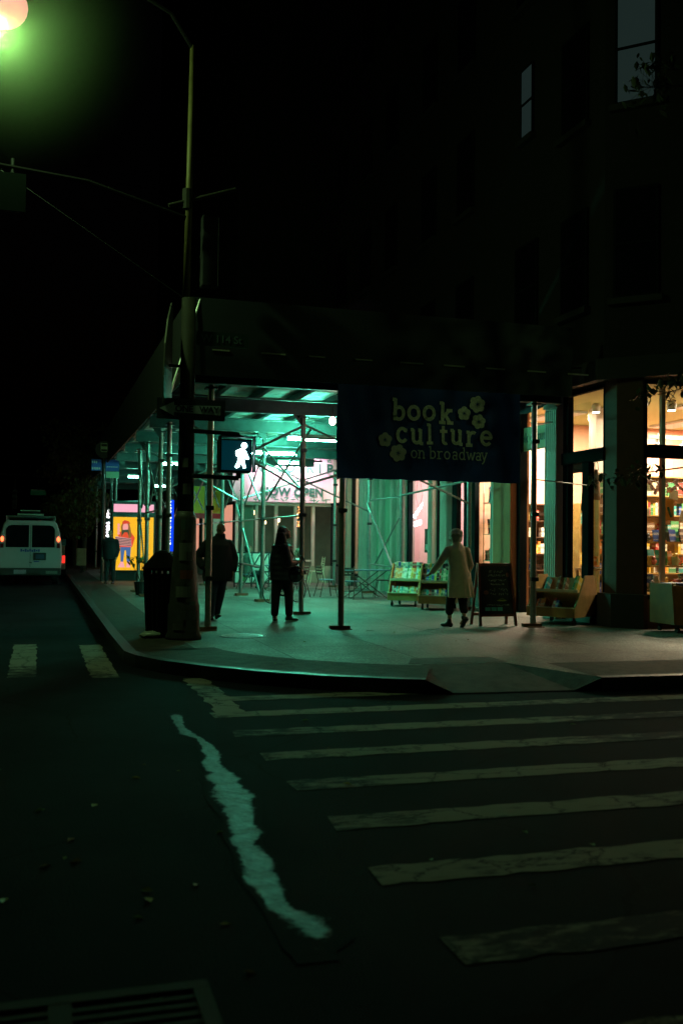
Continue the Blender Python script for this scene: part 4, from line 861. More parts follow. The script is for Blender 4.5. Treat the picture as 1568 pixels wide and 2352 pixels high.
# walk signal
ws=thing("walk_signal","lit pedestrian walk signal with glowing white walking figure on the corner pole","pedestrian signal",(2.8,14.75,2.6))
MB().box(2.53,3.02,14.62,14.86,2.64,3.14).build("housing",mat("signal_housing",(.006,.012,.018),.6,.0),ws,bevel=.02)
MB().box(2.56,2.99,14.603,14.619,2.67,3.11).build("face",emit("signal_face_bloom",(0,.10,.14),.2),ws)  # faint teal emission stands in for the bloom around the figure
MB().box(2.53,3.02,14.44,14.619,3.145,3.165).box(2.51,2.529,14.44,14.619,2.64,3.165).box(3.021,3.04,14.44,14.619,2.64,3.165).build("visor",blackp,ws)
MB().tube((2.15,14.8,3.25),(2.85,14.76,3.22),.03).tube((2.85,14.76,3.22),(2.85,14.76,3.13),.03).tube((2.15,14.8,2.58),(2.85,14.76,2.56),.035).tube((2.85,14.76,2.56),(2.85,14.76,2.65),.04).build("bracket",darkm,ws)
man=emit("walk_figure_led",(.55,1,.95),16)
cx0,cz0=2.845,2.885
def P2(u,v): return (cx0+u*.0040*1.05,cz0-(v)*.0042)
fig=MB()
parts=[[(2,-26),(12,-24),(20,-14),(27,5),(30,7),(28,12),(18,10),(13,2),(12,14),(18,42),(10,44),(2,22),(-6,40),(-14,44),(-20,40),(-10,18),(-10,2),(-17,0),(-18,-16),(-8,-22)]]
pts=[P2(u*1.0,v) for u,v in parts[0]]
fig.prism(pts,'Y',14.592,14.599); 
hd_=MB(); hx,hz=P2(12,-37); fig.lathe([(.043,-.006),(.043,0)],(hx,14.598,hz),18,axis='Y'); fig.build("walking_figure",man,ws)
# street lamps
lamp_glass=emit("lamp_lens",(1,.36,.32),1.0)
def street_lamp_head(parent,x,y,z,P,col=(.52,1,.34),kind="SPOT"):
    b=MB().ell((x,y,z+.31),(.34,.32,.06),20,8); b.build("lamp_head",darkm,parent,smooth=True)
    b=MB().ell((x,y,z),(.37,.36,.30),28,14); o=b.build("lamp_lens",lamp_glass,parent,smooth=True)
    d=bpy.data.lights.new("lamp",kind); d.energy=P; d.color=col; d.shadow_soft_size=.12
    if kind=="SPOT": d.spot_size=math.radians(172); d.spot_blend=.12
    q=bpy.data.objects.new("lamp",d); sc.collection.objects.link(q); q.parent=parent; q.location=Vector((x,y,z-.36))-parent.location
street_lamp_head(tp,-.66,14.2,8.90,340,kind="POINT")
def added_lamp_pole(x,y,dx,dy,P,label,h=9):  # unseen lamps added to light the banner and the van
    t=thing("added_street_lamp",label,"added street lamp",(x,y,0))
    MB().lathe([(.2,0),(.18,.5),(.09,.6),(.06,h)],(x,y,.0),14).build("pole",polem,t); MB().path([(x,y,h-.1),(x+dx*.4,y+dy*.4,h+.4),(x+dx,y+dy,h+.3)],.035).build("arm",polem,t)
    street_lamp_head(t,x+dx,y+dy,h+.05,P); return t
added_lamp_pole(15.5,8.6,-2.2,-.6,150,"added unseen street lamp beyond the right edge that lights the banner")
added_lamp_pole(-9.5,27,2.2,0,190,"added unseen street lamp left of the avenue that lights the van")
# ------------------------------------------------------------------ litter bin, bags
tb=thing("litter_bin","black slatted litter bin standing left of the signal pole","litter bin",(1.82,15.15,.15))
b=MB()
for i in range(20):
    a=2*PI*i/20; b.tube((1.80+.22*math.cos(a),15.3+.22*math.sin(a),.2),(1.80+.27*math.cos(a),15.3+.27*math.sin(a),1.18),.016,n=6)
b.lathe([(.22,0),(.22,.05)],(1.80,15.3,.16),20); b.build("basket",matte,tb)
MB().lathe([(.205,.21),(.245,1.1),(.235,1.1),(.19,.22)],(1.80,15.3,0),20).build("liner",mat("bin_liner",(.01,.01,.012),.4),tb)
MB().lathe([(.29,1.16),(.3,1.2),(.26,1.25),(.12,1.42),(.04,1.46)],(1.80,15.3,0),20).build("lid",matte,tb)
pb_=thing("plastic_bag","crumpled pale plastic bag lying beside the litter bin","plastic bag",(1.66,15.0,.15))
b=MB(); b.ell((1.97,15.05,.25),(.09,.09,.13),18,12); b.ell((1.62,15.1,.20),(.16,.1,.055),18,10)
me_o=b.build("bag",mat("pale_plastic",(.32,.38,.32),.3,0,.2,14,.6,18),pb_,smooth=True)
for v in me_o.data.vertices: v.co+=Vector([random.uniform(-.014,.014) for _ in range(3)])
# ------------------------------------------------------------------ advertising kiosk
kk=thing("advertising_kiosk","tall advertising kiosk with glowing yellow poster and pink header on the pavement","kiosk",(3.19,36,.15))
X0,X1=2.42,3.98
MB().box(X0,X1,36,36.3,.45,2.98).build("cabinet",mat("kiosk_metal",(.03,.06,.06),.35,.5),kk,bevel=.03); MB().box(X0+.2,X1-.2,36.05,36.25,.15,.45).build("plinth",darkm,kk)
MB().box(X0+.08,X1-.08,35.985,35.998,2.58,2.86).build("header_panel",emit("header_pink",(1,.44,.58),1.0),kk)
MB().box(X0+.08,X1-.08,35.985,35.998,.52,2.40).build("screen",emit("screen_yellow",(1,.50,.015),.98),kk)
fx=X0+.50
def flat(name,poly,col,s,y): 
    q=MB(); q.prism([(fx+a_,.52+b_) for a_,b_ in poly],'Y',y,y+.003); return q.build(name,emit("poster_"+name,col,s),kk)
flat("coat",[(-.2,.82),(.24,.82),(.28,.95),(.33,1.15),(.24,1.28),(.16,1.4),(.02,1.48),(-.14,1.38),(-.26,1.3),(-.24,1.16),(-.16,1.1)],(.85,.08,.03),.9,35.980)
flat("hair",[(-.13,1.15),(-.16,1.55),(-.1,1.68),(.12,1.68),(.17,1.5),(.22,1.2),(.12,1.1),(.08,1.4),(-.04,1.42)],(.5,.18,.03),.6,35.976)
flat("face",[(-.09,1.42),(-.1,1.55),(-.06,1.66),(.06,1.66),(.1,1.55),(.08,1.42),(0,1.36)],(1,.38,.35),.95,35.972)
flat("hat",[(-.12,1.63),(-.11,1.72),(-.03,1.77),(.1,1.74),(.18,1.64),(.08,1.65)],(.85,.06,.02),.8,35.968)
flat("jeans",[(-.17,.82),(.2,.82),(.17,.3),(.06,.3),(.03,.7),(-.02,.7),(-.06,.3),(-.15,.3)],(.1,.22,.55),.6,35.976)
flat("shoes",[(-.25,.1),(-.2,.2),(-.14,.3),(-.06,.3),(.0,.1),(.04,.1),(.08,.3),(.16,.3),(.2,.1)],(1,.42,.42),.95,35.972)
flat("scarf",[(-.14,1.2),(-.12,1.42),(.1,1.44),(.14,1.2),(.06,1.34),(-.04,1.34)],(.08,.12,.06),.5,35.964)
flat("card",[(-.35,.88),(.22,.84),(.2,1.12),(-.34,1.2)],(.9,.4,.38),.8,35.960)
q=MB()
for k in range(5): q.prism([(fx-.35,.52+.90+k*.058),(fx+.2,.52+.865+k*.052),(fx+.2,.52+.89+k*.052),(fx-.35,.52+.928+k*.058)],'Y',35.954,35.957)
q.build("card_stripes",mat("poster_dark",(.01,.06,.05),.5),kk)
q=MB()
for k in range(4): q.lathe([(.05,0),(.05,.003)],(fx-.24,35.957,.52+1.3+k*.10),10,axis='Y')
q.build("raised_hand",emit("poster_face",(1,.38,.35),.9),kk)
q=MB()
for k in range(16): q.box(fx+.40,fx+.40+random.uniform(.25,.5),35.975,35.98,.9+k*.085,.908+k*.085)
q.build("small_print",mat("poster_ochre",(.35,.16,.0),.5),kk)
# blade signs with vertical rows of white marks
def blade(x,y,z0,z1,wd,col,s,label,n_,ms=12):
    t=thing("blade_sign",label,"sign",(x,y,z0)); MB().box(x-wd/2,x+wd/2,y,y+.1,z0,z1).build("panel",emit("blade_"+label.split()[0],col,s),t)
    q=MB()
    for k in range(n_):
        if k==n_//3: continue
        z=z1-(z1-z0)*(k+.6)/(n_+2); q.ell((x-wd*.22+random.uniform(-.01,.01),y-.01,z),(wd*.26,.01,(z1-z0)/n_*.28),8,5)
    q.build("marks",emit("blade_marks",(1,.95,1),ms),t); MB().tube((x,y+.05,z0),(x,y+.05,.15),.03,n=8).build("post",darkm,t)
blade(4.53,36.2,1.2,3.05,.22,(.0,.04,1),1.1,"blue narrow upright sign with a column of white marks beside the signal pole",14,9)
blade(3.3,50,1.4,3.1,.36,(.01,.05,.04),.2,"dark narrow upright sign with glowing white marks left of the kiosk",9,7)
# bus stop
bs=thing("bus_stop_sign","bus stop pole with round bus emblem and blue route panels","bus stop",(2.1,35.5,.15))
MB().tube((2.1,35.5,.15),(2.1,35.5,4.5),.05,n=10).build("pole",darkm,bs)
MB().lathe([(.30,0),(.30,.03)],(2.1,35.45,4.72),24,axis='Y').build("disc",mat("bus_disc",(.02,.03,.04),.5),bs)
MB().box(2.0,2.2,35.43,35.445,4.73,4.83).box(2.0,2.2,35.43,35.445,4.64,4.66).box(2.01,2.19,35.43,35.445,4.92,4.94).box(1.985,2.0,35.43,35.445,4.66,4.95).box(2.2,2.215,35.43,35.445,4.66,4.95).build("bus_emblem",mat("bus_white",(.6,.75,.65),.5),bs)
blue=mat("route_blue",(.01,.06,.35),.5)
MB().box(1.68,2.02,35.45,35.47,3.98,4.38).build("route_panel",mat("blue_panel",(.02,.10,.55),.5),bs); MB().box(2.16,2.62,35.45,35.47,3.98,4.38).build("route_panel",MATS["blue_panel"],bs)
MB().box(2.18,2.62,35.45,35.47,3.74,3.96).build("notice_panel",mat("bus_notice",(.35,.75,.55),.5),bs)
b=MB()
for k in range(3): b.box(1.70+k*.065,1.74+k*.065,35.44,35.448,4.24,4.32)
for k in range(5): b.box(1.70+k*.06,1.74+k*.06,35.44,35.448,4.02,4.10)
for k in range(6): b.box(2.2+k*.065,2.245+k*.065,35.44,35.448,4.11,4.14)
b.build("route_marks",mat("route_mark",(.7,.8,.8),.5),bs)
# ------------------------------------------------------------------ van seen from behind
vn=thing("van","white van with roof rack and glowing red tail lights parked at the kerb","van",(-.25,38,0))
vw=mat("van_white",(.40,.38,.42),.3,0,.06,2); tyre=mat("tyre",(.012,.012,.012),.8); tail=emit("tail_red",(1,.10,.03),5)
yR,yF=35.7,41.2; xc=-.28
sec=[(-1.02,.55),(-1.05,.9),(-1.04,1.3),(-.98,1.75),(-.88,2.1),(-.78,2.22),(.78,2.22),(.88,2.1),(.98,1.75),(1.04,1.3),(1.05,.9),(1.02,.55)]
b=MB(); vs=[]
for y,s_,t_ in ((yR,.97,.985),(yR+.08,1,1),(yF-1.4,1,1),(yF-.9,1,.86),(yF-.1,.97,.55),(yF,.9,.5)):
    vs+=[(xc+x*s_,y,.5+(z-.5)*t_) for x,z in sec]
n_=len(sec); fs=[(k*n_+i,k*n_+(i+1)%n_,(k+1)*n_+(i+1)%n_,(k+1)*n_+i) for k in range(5) for i in range(n_)]+[tuple(range(n_-1,-1,-1)),tuple(range(5*n_,6*n_))]
b.add(vs,fs).build("body",vw,vn,bevel=.02)
def rpoly(x0,x1,z0,z1,c): return [(x0,z0),(x1,z0),(x1,z1-c),(x1-c*.5,z1-c*.25),(x1-c*1.3,z1),(x0,z1)]
gw=mat("van_glass",(.004,.006,.008),.08)
w1=MB(); w1.prism(rpoly(xc+.05,xc+.80,1.30,2.06,.14),'Y',yR-.012,yR+.002); w1.build("rear_window",gw,vn)
w2=MB(); w2.prism([(2*xc-x,z) for x,z in rpoly(xc+.05,xc+.80,1.30,2.06,.14)],'Y',yR-.012,yR+.002); w2.build("rear_window",gw,vn)
MB().box(xc-.006,xc+.006,yR-.004,yR+.01,.62,2.08).build("door_seam",blackp,vn)
for s_ in (-1,1):
    MB().ell((xc+s_*.92,yR-.005,1.58),(.055,.03,.09),14,8).build("tail_light",tail,vn); MB().box(xc+s_*.92-.055,xc+s_*.92+.055,yR-.02,yR+.02,1.28,1.44).build("reflector",mat("dark_red_lens",(.12,.01,.015),.2),vn)
    MB().box(xc+s_*1.18-.09,xc+s_*1.18+.09,yF-1.6,yF-1.55,1.35,1.6).tube((xc+s_*1.0,yF-1.57,1.4),(xc+s_*1.15,yF-1.57,1.42),.02).build("mirror",darkm,vn)
MB().box(xc-1.0,xc+1.02,yR-.2,yR+.05,.34,.60).build("bumper",mat("bumper_dark",(.02,.02,.022),.5),vn,bevel=.03)
MB().box(xc-.52,xc-.12,yR-.215,yR-.201,.40,.54).build("licence_plate",mat("plate_pale",(.3,.26,.34),.5,0,.5,40),vn); MB().box(xc+.52,xc+.9,yR-.215,yR-.201,.40,.50).build("bumper_step",mat("step_gray",(.12,.14,.13),.5,0,.4,50),vn)
MB().box(xc+.10,xc+.52,yR-.03,yR-.012,.86,1.12).build("plate_recess",blackp,vn); MB().box(xc+.18,xc+.46,yR-.038,yR-.031,.91,1.06).build("blue_plate",mat("plate_blue",(.02,.05,.12),.5),vn)
lg=mat("logo_blue",(.01,.05,.28),.5)
q=MB(); 
for k in range(9): q.box(xc-.32+k*.072,xc-.32+k*.072+.055,yR-.018,yR-.012,1.15+.01*math.sin(k*2),1.23+.02*math.cos(k*3))
q.box(xc+.12,xc+.3,yR-.018,yR-.012,.80,.835); q.build("blue_lettering",lg,vn)
MB().tube((xc-.03,yR-.05,.80),(xc+.06,yR-.05,.77),.014).build("handle",mat("chrome",(.6,.7,.7),.15,1),vn)
for x,y in ((-.85,36.7),(.85,36.7),(-.85,40.2),(.85,40.2)):
    o=MB().lathe([(.2,-.11),(.34,-.11),(.36,-.07),(.36,.07),(.34,.11),(.2,.11)],(xc+x,y,.36),22,axis='X').build("wheel",tyre,vn); MB().lathe([(.05,-.115),(.19,-.115),(.19,.115),(.05,.115)],(xc+x,y,.36),16,axis='X').build("rim",steel,o)
rk=MB()
for y in (36.1,37.3,38.6): rk.tube((xc-.8,y,2.36),(xc+.8,y,2.36),.025); rk.tube((xc-.8,y,2.2),(xc-.8,y,2.36),.02); rk.tube((xc+.8,y,2.2),(xc+.8,y,2.36),.02)
for x in (-.8,.8): rk.tube((xc+x,36,2.36),(xc+x,38.8,2.36),.025)
rk.build("roof_rack",steel,vn); MB().box(xc-.45,xc+.42,36.0,38.6,2.40,2.46).box(xc-.35,xc+.3,36.05,38.2,2.55,2.58).build("ladder",mat("ladder_alu",(.3,.38,.36),.35,.7),vn)
# car ahead
cr=thing("parked_car","dark car with red tail light parked ahead of the white van at the kerb","car",(.2,44,0))
b=MB(); b.prism([(42,.35),(42,.85),(42.15,.95),(43,1.0),(43.6,1.42),(45.1,1.45),(45.9,1.0),(46.8,.9),(46.9,.4)],'X',-.68,1.04); b.build("body",mat("car_cream",(.30,.28,.2),.3),cr,bevel=.06,seg=3)
MB().box(.86,1.02,41.97,42.02,.62,.92).build("tail_light",emit("tail_red_dim",(1,.03,.02),1.3),cr); MB().box(-.66,-.5,41.97,42.02,.62,.92).build("tail_light",MATS["tail_red_dim"],cr)
for x in (-.62,.98):
    for y in (42.9,46): MB().lathe([(.3,-.1),(.32,0),(.3,.1)],(x,y,.32),18,axis='X').build("wheel",tyre,cr)
# far signal, street sign
signal_head(-1.38,60,3.82,"far traffic signal showing green above the van",lit="green")
MB_=thing("far_signal_mast","far signal mast arm and pole carrying the green light down the avenue","pole",(-9,60.2,0)); MB().tube((-9,60.2,0),(-9,60.2,6),.14).tube((-9,60.2,5.4),(.6,60.2,5.2),.07).tube((-1.38,60.2,5.2),(-1.38,60.1,4.3),.03).tube((-.1,60.2,5.2),(-.1,60.2,4.4),.02).build("mast",darkm,MB_)
sn=thing("far_street_sign","faint green street name sign hanging down the avenue right of the green light","sign",(-.1,60,4.1)); MB().box(-.52,.32,60,60.03,4.08,4.34).build("plate",mat("far_sign_green",(.03,.35,.22),.5),sn); MB().box(-.5,.3,59.99,60.0,4.36,4.40).build("rim",steel,sn)
# ------------------------------------------------------------------ trees and plants
def leafmat(name,c): return mat(name,c,.6,0,.35,3)
def crown(mb,c,r,n_,ls,rnd):
    for _ in range(n_):
        while True:
            p=Vector((rnd.uniform(-1,1),rnd.uniform(-1,1),rnd.uniform(-1,1)))
            if .25<p.length<1: break
        q=Vector((p.x*r[0],p.y*r[1],p.z*r[2]))+Vector(c); s_=ls*rnd.uniform(.6,1.3)
        R=Matrix.Rotation(rnd.uniform(0,6.28),3,'Z')@Matrix.Rotation(rnd.uniform(-1.3,1.3),3,'X')
        mb.add([q+R@Vector(v) for v in ((0,-s_,0),(s_*.5,-s_*.2,.1*s_),(s_*.35,s_*.5,0),(0,s_,-.1*s_),(-s_*.35,s_*.5,0),(-s_*.5,-s_*.2,.1*s_))],[(0,1,2,3),(0,3,4,5)])
def tree(x,y,h,label,clusters,ls,n_,lm,grp=None,tr=.12,seed=1):
    t=thing("tree",label,"tree",(x,y,.15),grp); rnd=random.Random(seed); b=MB(); b.tube((x,y,.1),(x+.1,y,h*.45),tr,tr*.7,n=10); lf=MB()
    for (cx,cy,cz,rx,ry,rz) in clusters:
        b.tube((x+.1,y,h*.4),(x+cx,y+cy,cz),tr*.5,tr*.12,n=6)
        for _ in range(4): 
            e=(x+cx+rnd.uniform(-rx,rx)*.7,y+cy+rnd.uniform(-ry,ry)*.7,cz+rnd.uniform(-rz,rz)*.7); b.tube((x+cx,y+cy,cz),e,tr*.1,tr*.04,n=5)
        crown(lf,(x+cx,y+cy,cz),(rx,ry,rz),n_,ls,rnd)
    b.build("trunk",mat("bark",(.05,.04,.03),.9,0,.4,6),t); lf.build("crown",lm,t); return t
LG=leafmat("leaf_dark",(.035,.05,.02)); LO=leafmat("leaf_olive",(.10,.10,.03))
rn=random.Random(5)
for i,(x,y,h) in enumerate([(1.9,46,6.5),(1.8,54,7),(2.0,63,8)]):
    cl_=[(rn.uniform(-1,.7),rn.uniform(-1.5,1.5),rn.uniform(2.4,h),1.1,1.2,.8) for _ in range(8)]+[(-.5,0,3.0,1.0,1,.9),(-.2,0,2.2,.7,.7,.7)]
    tree(x,y,h,["nearest dim street tree beyond the bus stop","second dim street tree down the avenue","farthest dim street tree down the avenue"][i],cl_,.09,420,LO,"street trees down the avenue",seed=i+2)
# tree at the right whose low twigs hang in front of the shop
def twig(b,lf,p0,p1,rnd,n_=16,ls=.075,spread=.18,r0=.016):
    p0,p1=Vector(p0),Vector(p1); pts=[p0]
    for k in range(1,6): pts.append(p0.lerp(p1,k/5)+Vector([rnd.uniform(-.06,.06) for _ in range(3)]))
    for k,(a,c) in enumerate(zip(pts[:-1],pts[1:])): b.tube(a,c,r0*(1-k*.17),r0*(1-(k+1)*.17),n=6)
    for q in pts[2:]:
        for _ in range(n_):
            o=q+Vector([rnd.gauss(0,spread) for _ in range(3)]); b.tube(q,o,.004,.002,n=4); crown(lf,o,(.05,.05,.05),2,ls,rnd)
t=thing("street_tree","street tree at the right edge whose dark leafy twigs hang before the shop windows","tree",(11.0,11.2,.15)); rnd=random.Random(9); b=MB(); lf=MB()
b.tube((11,11.2,.1),(11.1,11.3,3.2),.16,.13); b.tube((11.1,11.3,3.2),(10.6,11.8,6.5),.12,.08); b.tube((11.1,11.3,3.2),(11.9,11.5,7.5),.11,.06); b.tube((10.6,11.8,6.5),(9.6,12.6,9.4),.07,.03); b.tube((11.9,11.5,7.5),(12,12,10.5),.06,.03)
b.tube((11.1,11.4,3.9),(9.6,12.4,4.2),.04,.02); b.tube((11.05,11.3,2.6),(9.6,13.2,2.85),.035,.018)
twig(b,lf,(9.7,12.4,4.2),(8.45,12.55,3.78),rnd,9,.08,.12); twig(b,lf,(9.5,12.4,4.15),(8.95,12.5,3.95),rnd,4,.07,.09)
twig(b,lf,(9.6,13.2,2.85),(8.25,13.5,2.66),rnd,9,.07,.075); twig(b,lf,(9.2,12.8,8.6),(8.6,13.0,8.55),rnd,12,.08,.17); twig(b,lf,(9.4,12.8,8.9),(8.7,13.0,8.95),rnd,3,.06,.12)
for c in ((10.6,12,6.8),(12,11.6,8),(11.2,11.4,9.5),(12.5,11.2,6.8),(10.4,12.0,8.8)): crown(lf,c,(1.1,1.0,1.0),500,.08,rnd)
b.build("trunk",MATS["bark"],t); lf.build("crown",LG,t)
sp_=thing("sapling","small leafy green plant growing in a pot behind the litter bin, before the yellow poster","plant",(2.62,26.9,.15)); b=MB(); lf=MB(); rnd=random.Random(3)
MB().lathe([(.14,0),(.2,.35),(.18,.35),(.16,.3)],(2.62,26.9,.15),16).build("pot",darkm,sp_)
for k in range(7):
    a=rnd.uniform(0,6.28); e=Vector((2.62+.34*math.cos(a),26.9+.2*math.sin(a),rnd.uniform(.95,1.18))); b.tube((2.62,26.9,.45),e,.010,.005,n=5); crown(lf,e,(.12,.08,.06),7,.08,rnd)
b.build("stem",MATS["bark"],sp_); lf.build("leaves",leafmat("leaf_bright",(.09,.22,.05)),sp_)
nbx=thing("newspaper_box","pale newspaper box standing under the dim trees beyond the van","box",(1.75,44,.15)); MB().box(1.55,1.95,44,44.4,.45,1.2).build("cabinet",mat("pale_olive_box",(.35,.33,.2),.5,0,.3,5),nbx,bevel=.03); MB().box(1.72,1.78,44.15,44.25,.15,.45).build("leg",darkm,nbx)

# ------------------------------------------------------------------ sloped book carts
def cart(name_where,label,loc,rz,wd=.72,ht=.98,dark=False,fill=1.0):
    """front (open, sloped) faces -Y before rotation"""
    t=thing("book_cart",label,"book cart",(0,0,0),None)
    prof=[(-.50,.14),(-.50,.30),(-.44,.34),(-.10,ht),(.24,ht),(.40,.30),(.40,.14)]
    for x in (-wd/2,wd/2-.022): MB().prism(prof,'X',x,x+.022).build("side_panel",wood,t)
    b=MB(); b.box(-wd/2+.023,wd/2-.023,-.51,-.485,.14,.31); b.build("front_lip",wood,t); MB().box(-wd/2+.01,wd/2-.01,-.53,-.511,.305,.325).build("lip_edge",mat("pale_edge",(.6,.55,.35),.3),t)
    MB().box(-wd/2+.023,wd/2-.023,-.484,.39,.14,.165).build("bottom",wood,t)
    MB().rbox((0,-.34,.62),(wd-.05,.02,.05)).build("rail",MATS["pale_edge"],t)
    MB().box(-wd/2+.023,wd/2-.023,-.30,.0,.575,.595).build("shelf",wood,t)
    b=MB(); b.add([(-wd/2+.023,-.02,.16),(wd/2-.023,-.02,.16),(wd/2-.023,.2,ht-.06),(-wd/2+.023,.2,ht-.06),(-wd/2+.023,.0,.16),(wd/2-.023,.0,.16),(wd/2-.023,.22,ht-.06),(-wd/2+.023,.22,ht-.06)],[(0,1,2,3),(7,6,5,4),(0,4,5,1),(1,5,6,2),(2,6,7,3),(3,7,4,0)]); b.build("back",wood,t)
    for x in (-wd/2+.08,wd/2-.08):
        for y in (-.38,.3): MB().lathe([(.05,-.02),(.05,.02)],(x,y,.052),12,axis='X').box(x-.015,x+.015,y-.02,y+.02,.06,.139).build("caster",darkm,t)
    t.location=loc; t.rotation_euler=(0,0,rz); R=Matrix.Translation(loc)@Matrix.Rotation(rz,4,'Z')
    sl=math.atan2(.34,ht-.34)
    for tier,(y0,z0) in enumerate(((-.42,.175),(-.22,.60),)):
        x=-wd/2+.04
        while x<wd/2-.06:
            w_=random.uniform(.03,.065)
            if random.random()<fill:
                p=R@Vector((x+w_/2,y0+.06,z0)); o=book(p,w_,.13,random.uniform(.26,.31),where=f"in the {['lower','upper'][tier]} row of {name_where}"); o.rotation_euler=Matrix.Rotation(rz,3,'Z').to_euler() ; o.rotation_euler=(Matrix.Rotation(rz,3,'Z')@Matrix.Rotation(-sl,3,'X')).to_euler()
            else: x+=.03
            x+=w_+.004
    if fill>.7:
        x=-wd/2+.03
        while x<wd/2-.06:
            w_=random.uniform(.035,.06); p=R@Vector((x+w_/2,.06,ht-.20)); o=book(p,w_,.17,.22+random.uniform(0,.02),where=f"in the top row of {name_where}"); o.rotation_euler=(0,0,rz); x+=w_+.004
    return t
cart("the left book cart","yellow wooden sloped book cart full of books, the left one under the neon window",(8.28,21.9,.15),-.62)
cart("the middle book cart","yellow wooden sloped book cart the woman in the beige coat reaches into",(8.55,20.65,.15),-.55,.78)
cart("the right book cart","dark-sided sloped book cart half empty standing in front of the corner window",(9.45,16.75,.15),-1.02,1.0,.9,fill=.42)
amber=mat("amber_wood",(.26,.085,.012),.6,0,.3,5)
bx=thing("book_bin","yellow-brown wooden book bin at the right edge under the corner window","book cart",(10.6,14.6,.15))
MB().prism([(14.35,.3),(14.42,.98),(15.05,.98),(15.05,.3)],'X',10.17,10.2).build("side_panel",amber,bx); MB().prism([(14.35,.3),(14.42,.98),(15.05,.98),(15.05,.3)],'X',11.1,11.13).build("side_panel",amber,bx)
MB().add([(10.201,14.34,.3),(11.099,14.34,.3),(11.099,14.40,.95),(10.201,14.40,.95),(10.201,14.36,.3),(11.099,14.36,.3),(11.099,14.42,.95),(10.201,14.42,.95)],[(0,1,2,3),(7,6,5,4),(0,4,5,1),(1,5,6,2),(2,6,7,3),(3,7,4,0)]).build("front_panel",amber,bx)
MB().box(10.201,11.099,14.45,15.04,.3,.33).build("bottom",amber,bx); MB().box(10.201,11.099,15.03,15.05,.331,.97).build("back",amber,bx)
for x in (10.3,11): 
    for y in (14.45,14.95): MB().lathe([(.05,-.02),(.05,.02)],(x,y,.205),10,axis='X').box(x-.015,x+.015,y-.02,y+.02,.21,.299).build("caster",darkm,bx)
for k in range(14):
    book((10.26+k*.058,14.7,.72),.045,.3,.27,(0,0,0),where="in the yellow-brown bin at the right edge")
# ------------------------------------------------------------------ a-board
ab=thing("sandwich_board","wooden framed chalkboard sandwich board with chalk writing beside the pier","sandwich board",(7.88,16.45,.15))
redw=mat("red_brown_wood",(.17,.045,.025),.5,0,.3,6)
tilt=.13
def abm(s_): return Matrix.Translation((7.88,16.45,.15))@Matrix.Rotation(.0,4,'Z')@Matrix.Translation((0,.28*(s_),0))@Matrix.Rotation((tilt*2.0)*s_*1.0,4,'X')
Mf=Matrix.Translation((7.88,16.28,.15))@Matrix.Rotation(-.16,4,'X'); Mb=Matrix.Translation((7.88,16.68,.15))@Matrix.Rotation(.16,4,'X')
def lg_(mx,name):
    q=MB(); q.add([(-.37,-.02,0),(-.325,-.02,0),(-.285,-.02,1.13),(-.33,-.02,1.13),(-.37,.02,0),(-.325,.02,0),(-.285,.02,1.13),(-.33,.02,1.13)],[(0,1,2,3),(7,6,5,4),(0,4,5,1),(1,5,6,2),(2,6,7,3),(3,7,4,0)])
    q.add([(.37,-.02,0),(.325,-.02,0),(.285,-.02,1.13),(.33,-.02,1.13),(.37,.02,0),(.325,.02,0),(.285,.02,1.13),(.33,.02,1.13)],[(3,2,1,0),(4,5,6,7),(1,5,4,0),(2,6,5,1),(3,7,6,2),(0,4,7,3)])
    q.box(-.284,.284,-.02,.02,1.08,1.13); q.box(-.32,.32,-.019,.019,.17,.215); q.xf(mx); return q.build(name,redw,ab)
lg_(Mf,"front_frame"); lg_(Mb,"rear_frame")
q=MB(); q.add([(-.318,-.008,.216),(.318,-.008,.216),(.284,-.008,1.079),(-.284,-.008,1.079),(-.318,.008,.216),(.318,.008,.216),(.284,.008,1.079),(-.284,.008,1.079)],[(0,1,2,3),(7,6,5,4),(0,4,5,1),(1,5,6,2),(2,6,7,3),(3,7,4,0)]); q.xf(Mf).build("chalkboard",mat("chalkboard",(.018,.022,.022),.6,0,.4,7),ab)
ch=mat("chalk",(.62,.68,.60),.9); rnd=random.Random(21)
def scribble(z,x0,x1,h_,name,m):
    q=MB(); x=x0
    while x<x1:
        w_=rnd.uniform(.4,.8)*h_; k=rnd.randint(3,5); pts=[(x+rnd.uniform(0,w_),-.012,z+rnd.uniform(0,h_)) for _ in range(k)]
        for a,c in zip(pts[:-1],pts[1:]): q.tube(a,c,.0028,n=4)
        x+=w_*1.15
    q.xf(Mf).build(name,m,ab)
for z,x0,x1,h_ in ((.95,-.12,.15,.05),(.88,-.15,.18,.05),(.80,-.14,.2,.04),(.73,-.1,.16,.035),(.62,-.13,-.02,.06),(.62,.05,.2,.06),(.55,-.13,-.02,.05),(.55,.04,.2,.05),(.36,-.2,.22,.03)): scribble(z,x0,x1,h_,"chalk_writing",ch)
q=MB(); 
for x in (-.24,-.12,.0): q.box(x,x+.10,-.014,-.009,.27,.335)
q.xf(Mf).build("teal_blocks",mat("teal_chalk",(.15,.6,.5),.8),ab)
q=MB(); q.ell((.10,-.012,.455),(.10,.003,.014),14,5); q.path([(.04+.12*k/10,-.012,.465+.03*math.sin(PI*k/10)) for k in range(11)],.003,4); q.xf(Mf).build("yellow_drawing",mat("yellow_chalk",(.45,.48,.08),.8),ab)
q=MB(); q.ell((.24,-.012,.92),(.035,.003,.045),12,5); q.ell((-.2,-.012,.6),(.05,.003,.04),12,5); q.xf(Mf).build("coloured_drawing",mat("salmon_chalk",(.30,.12,.07),.8),ab)
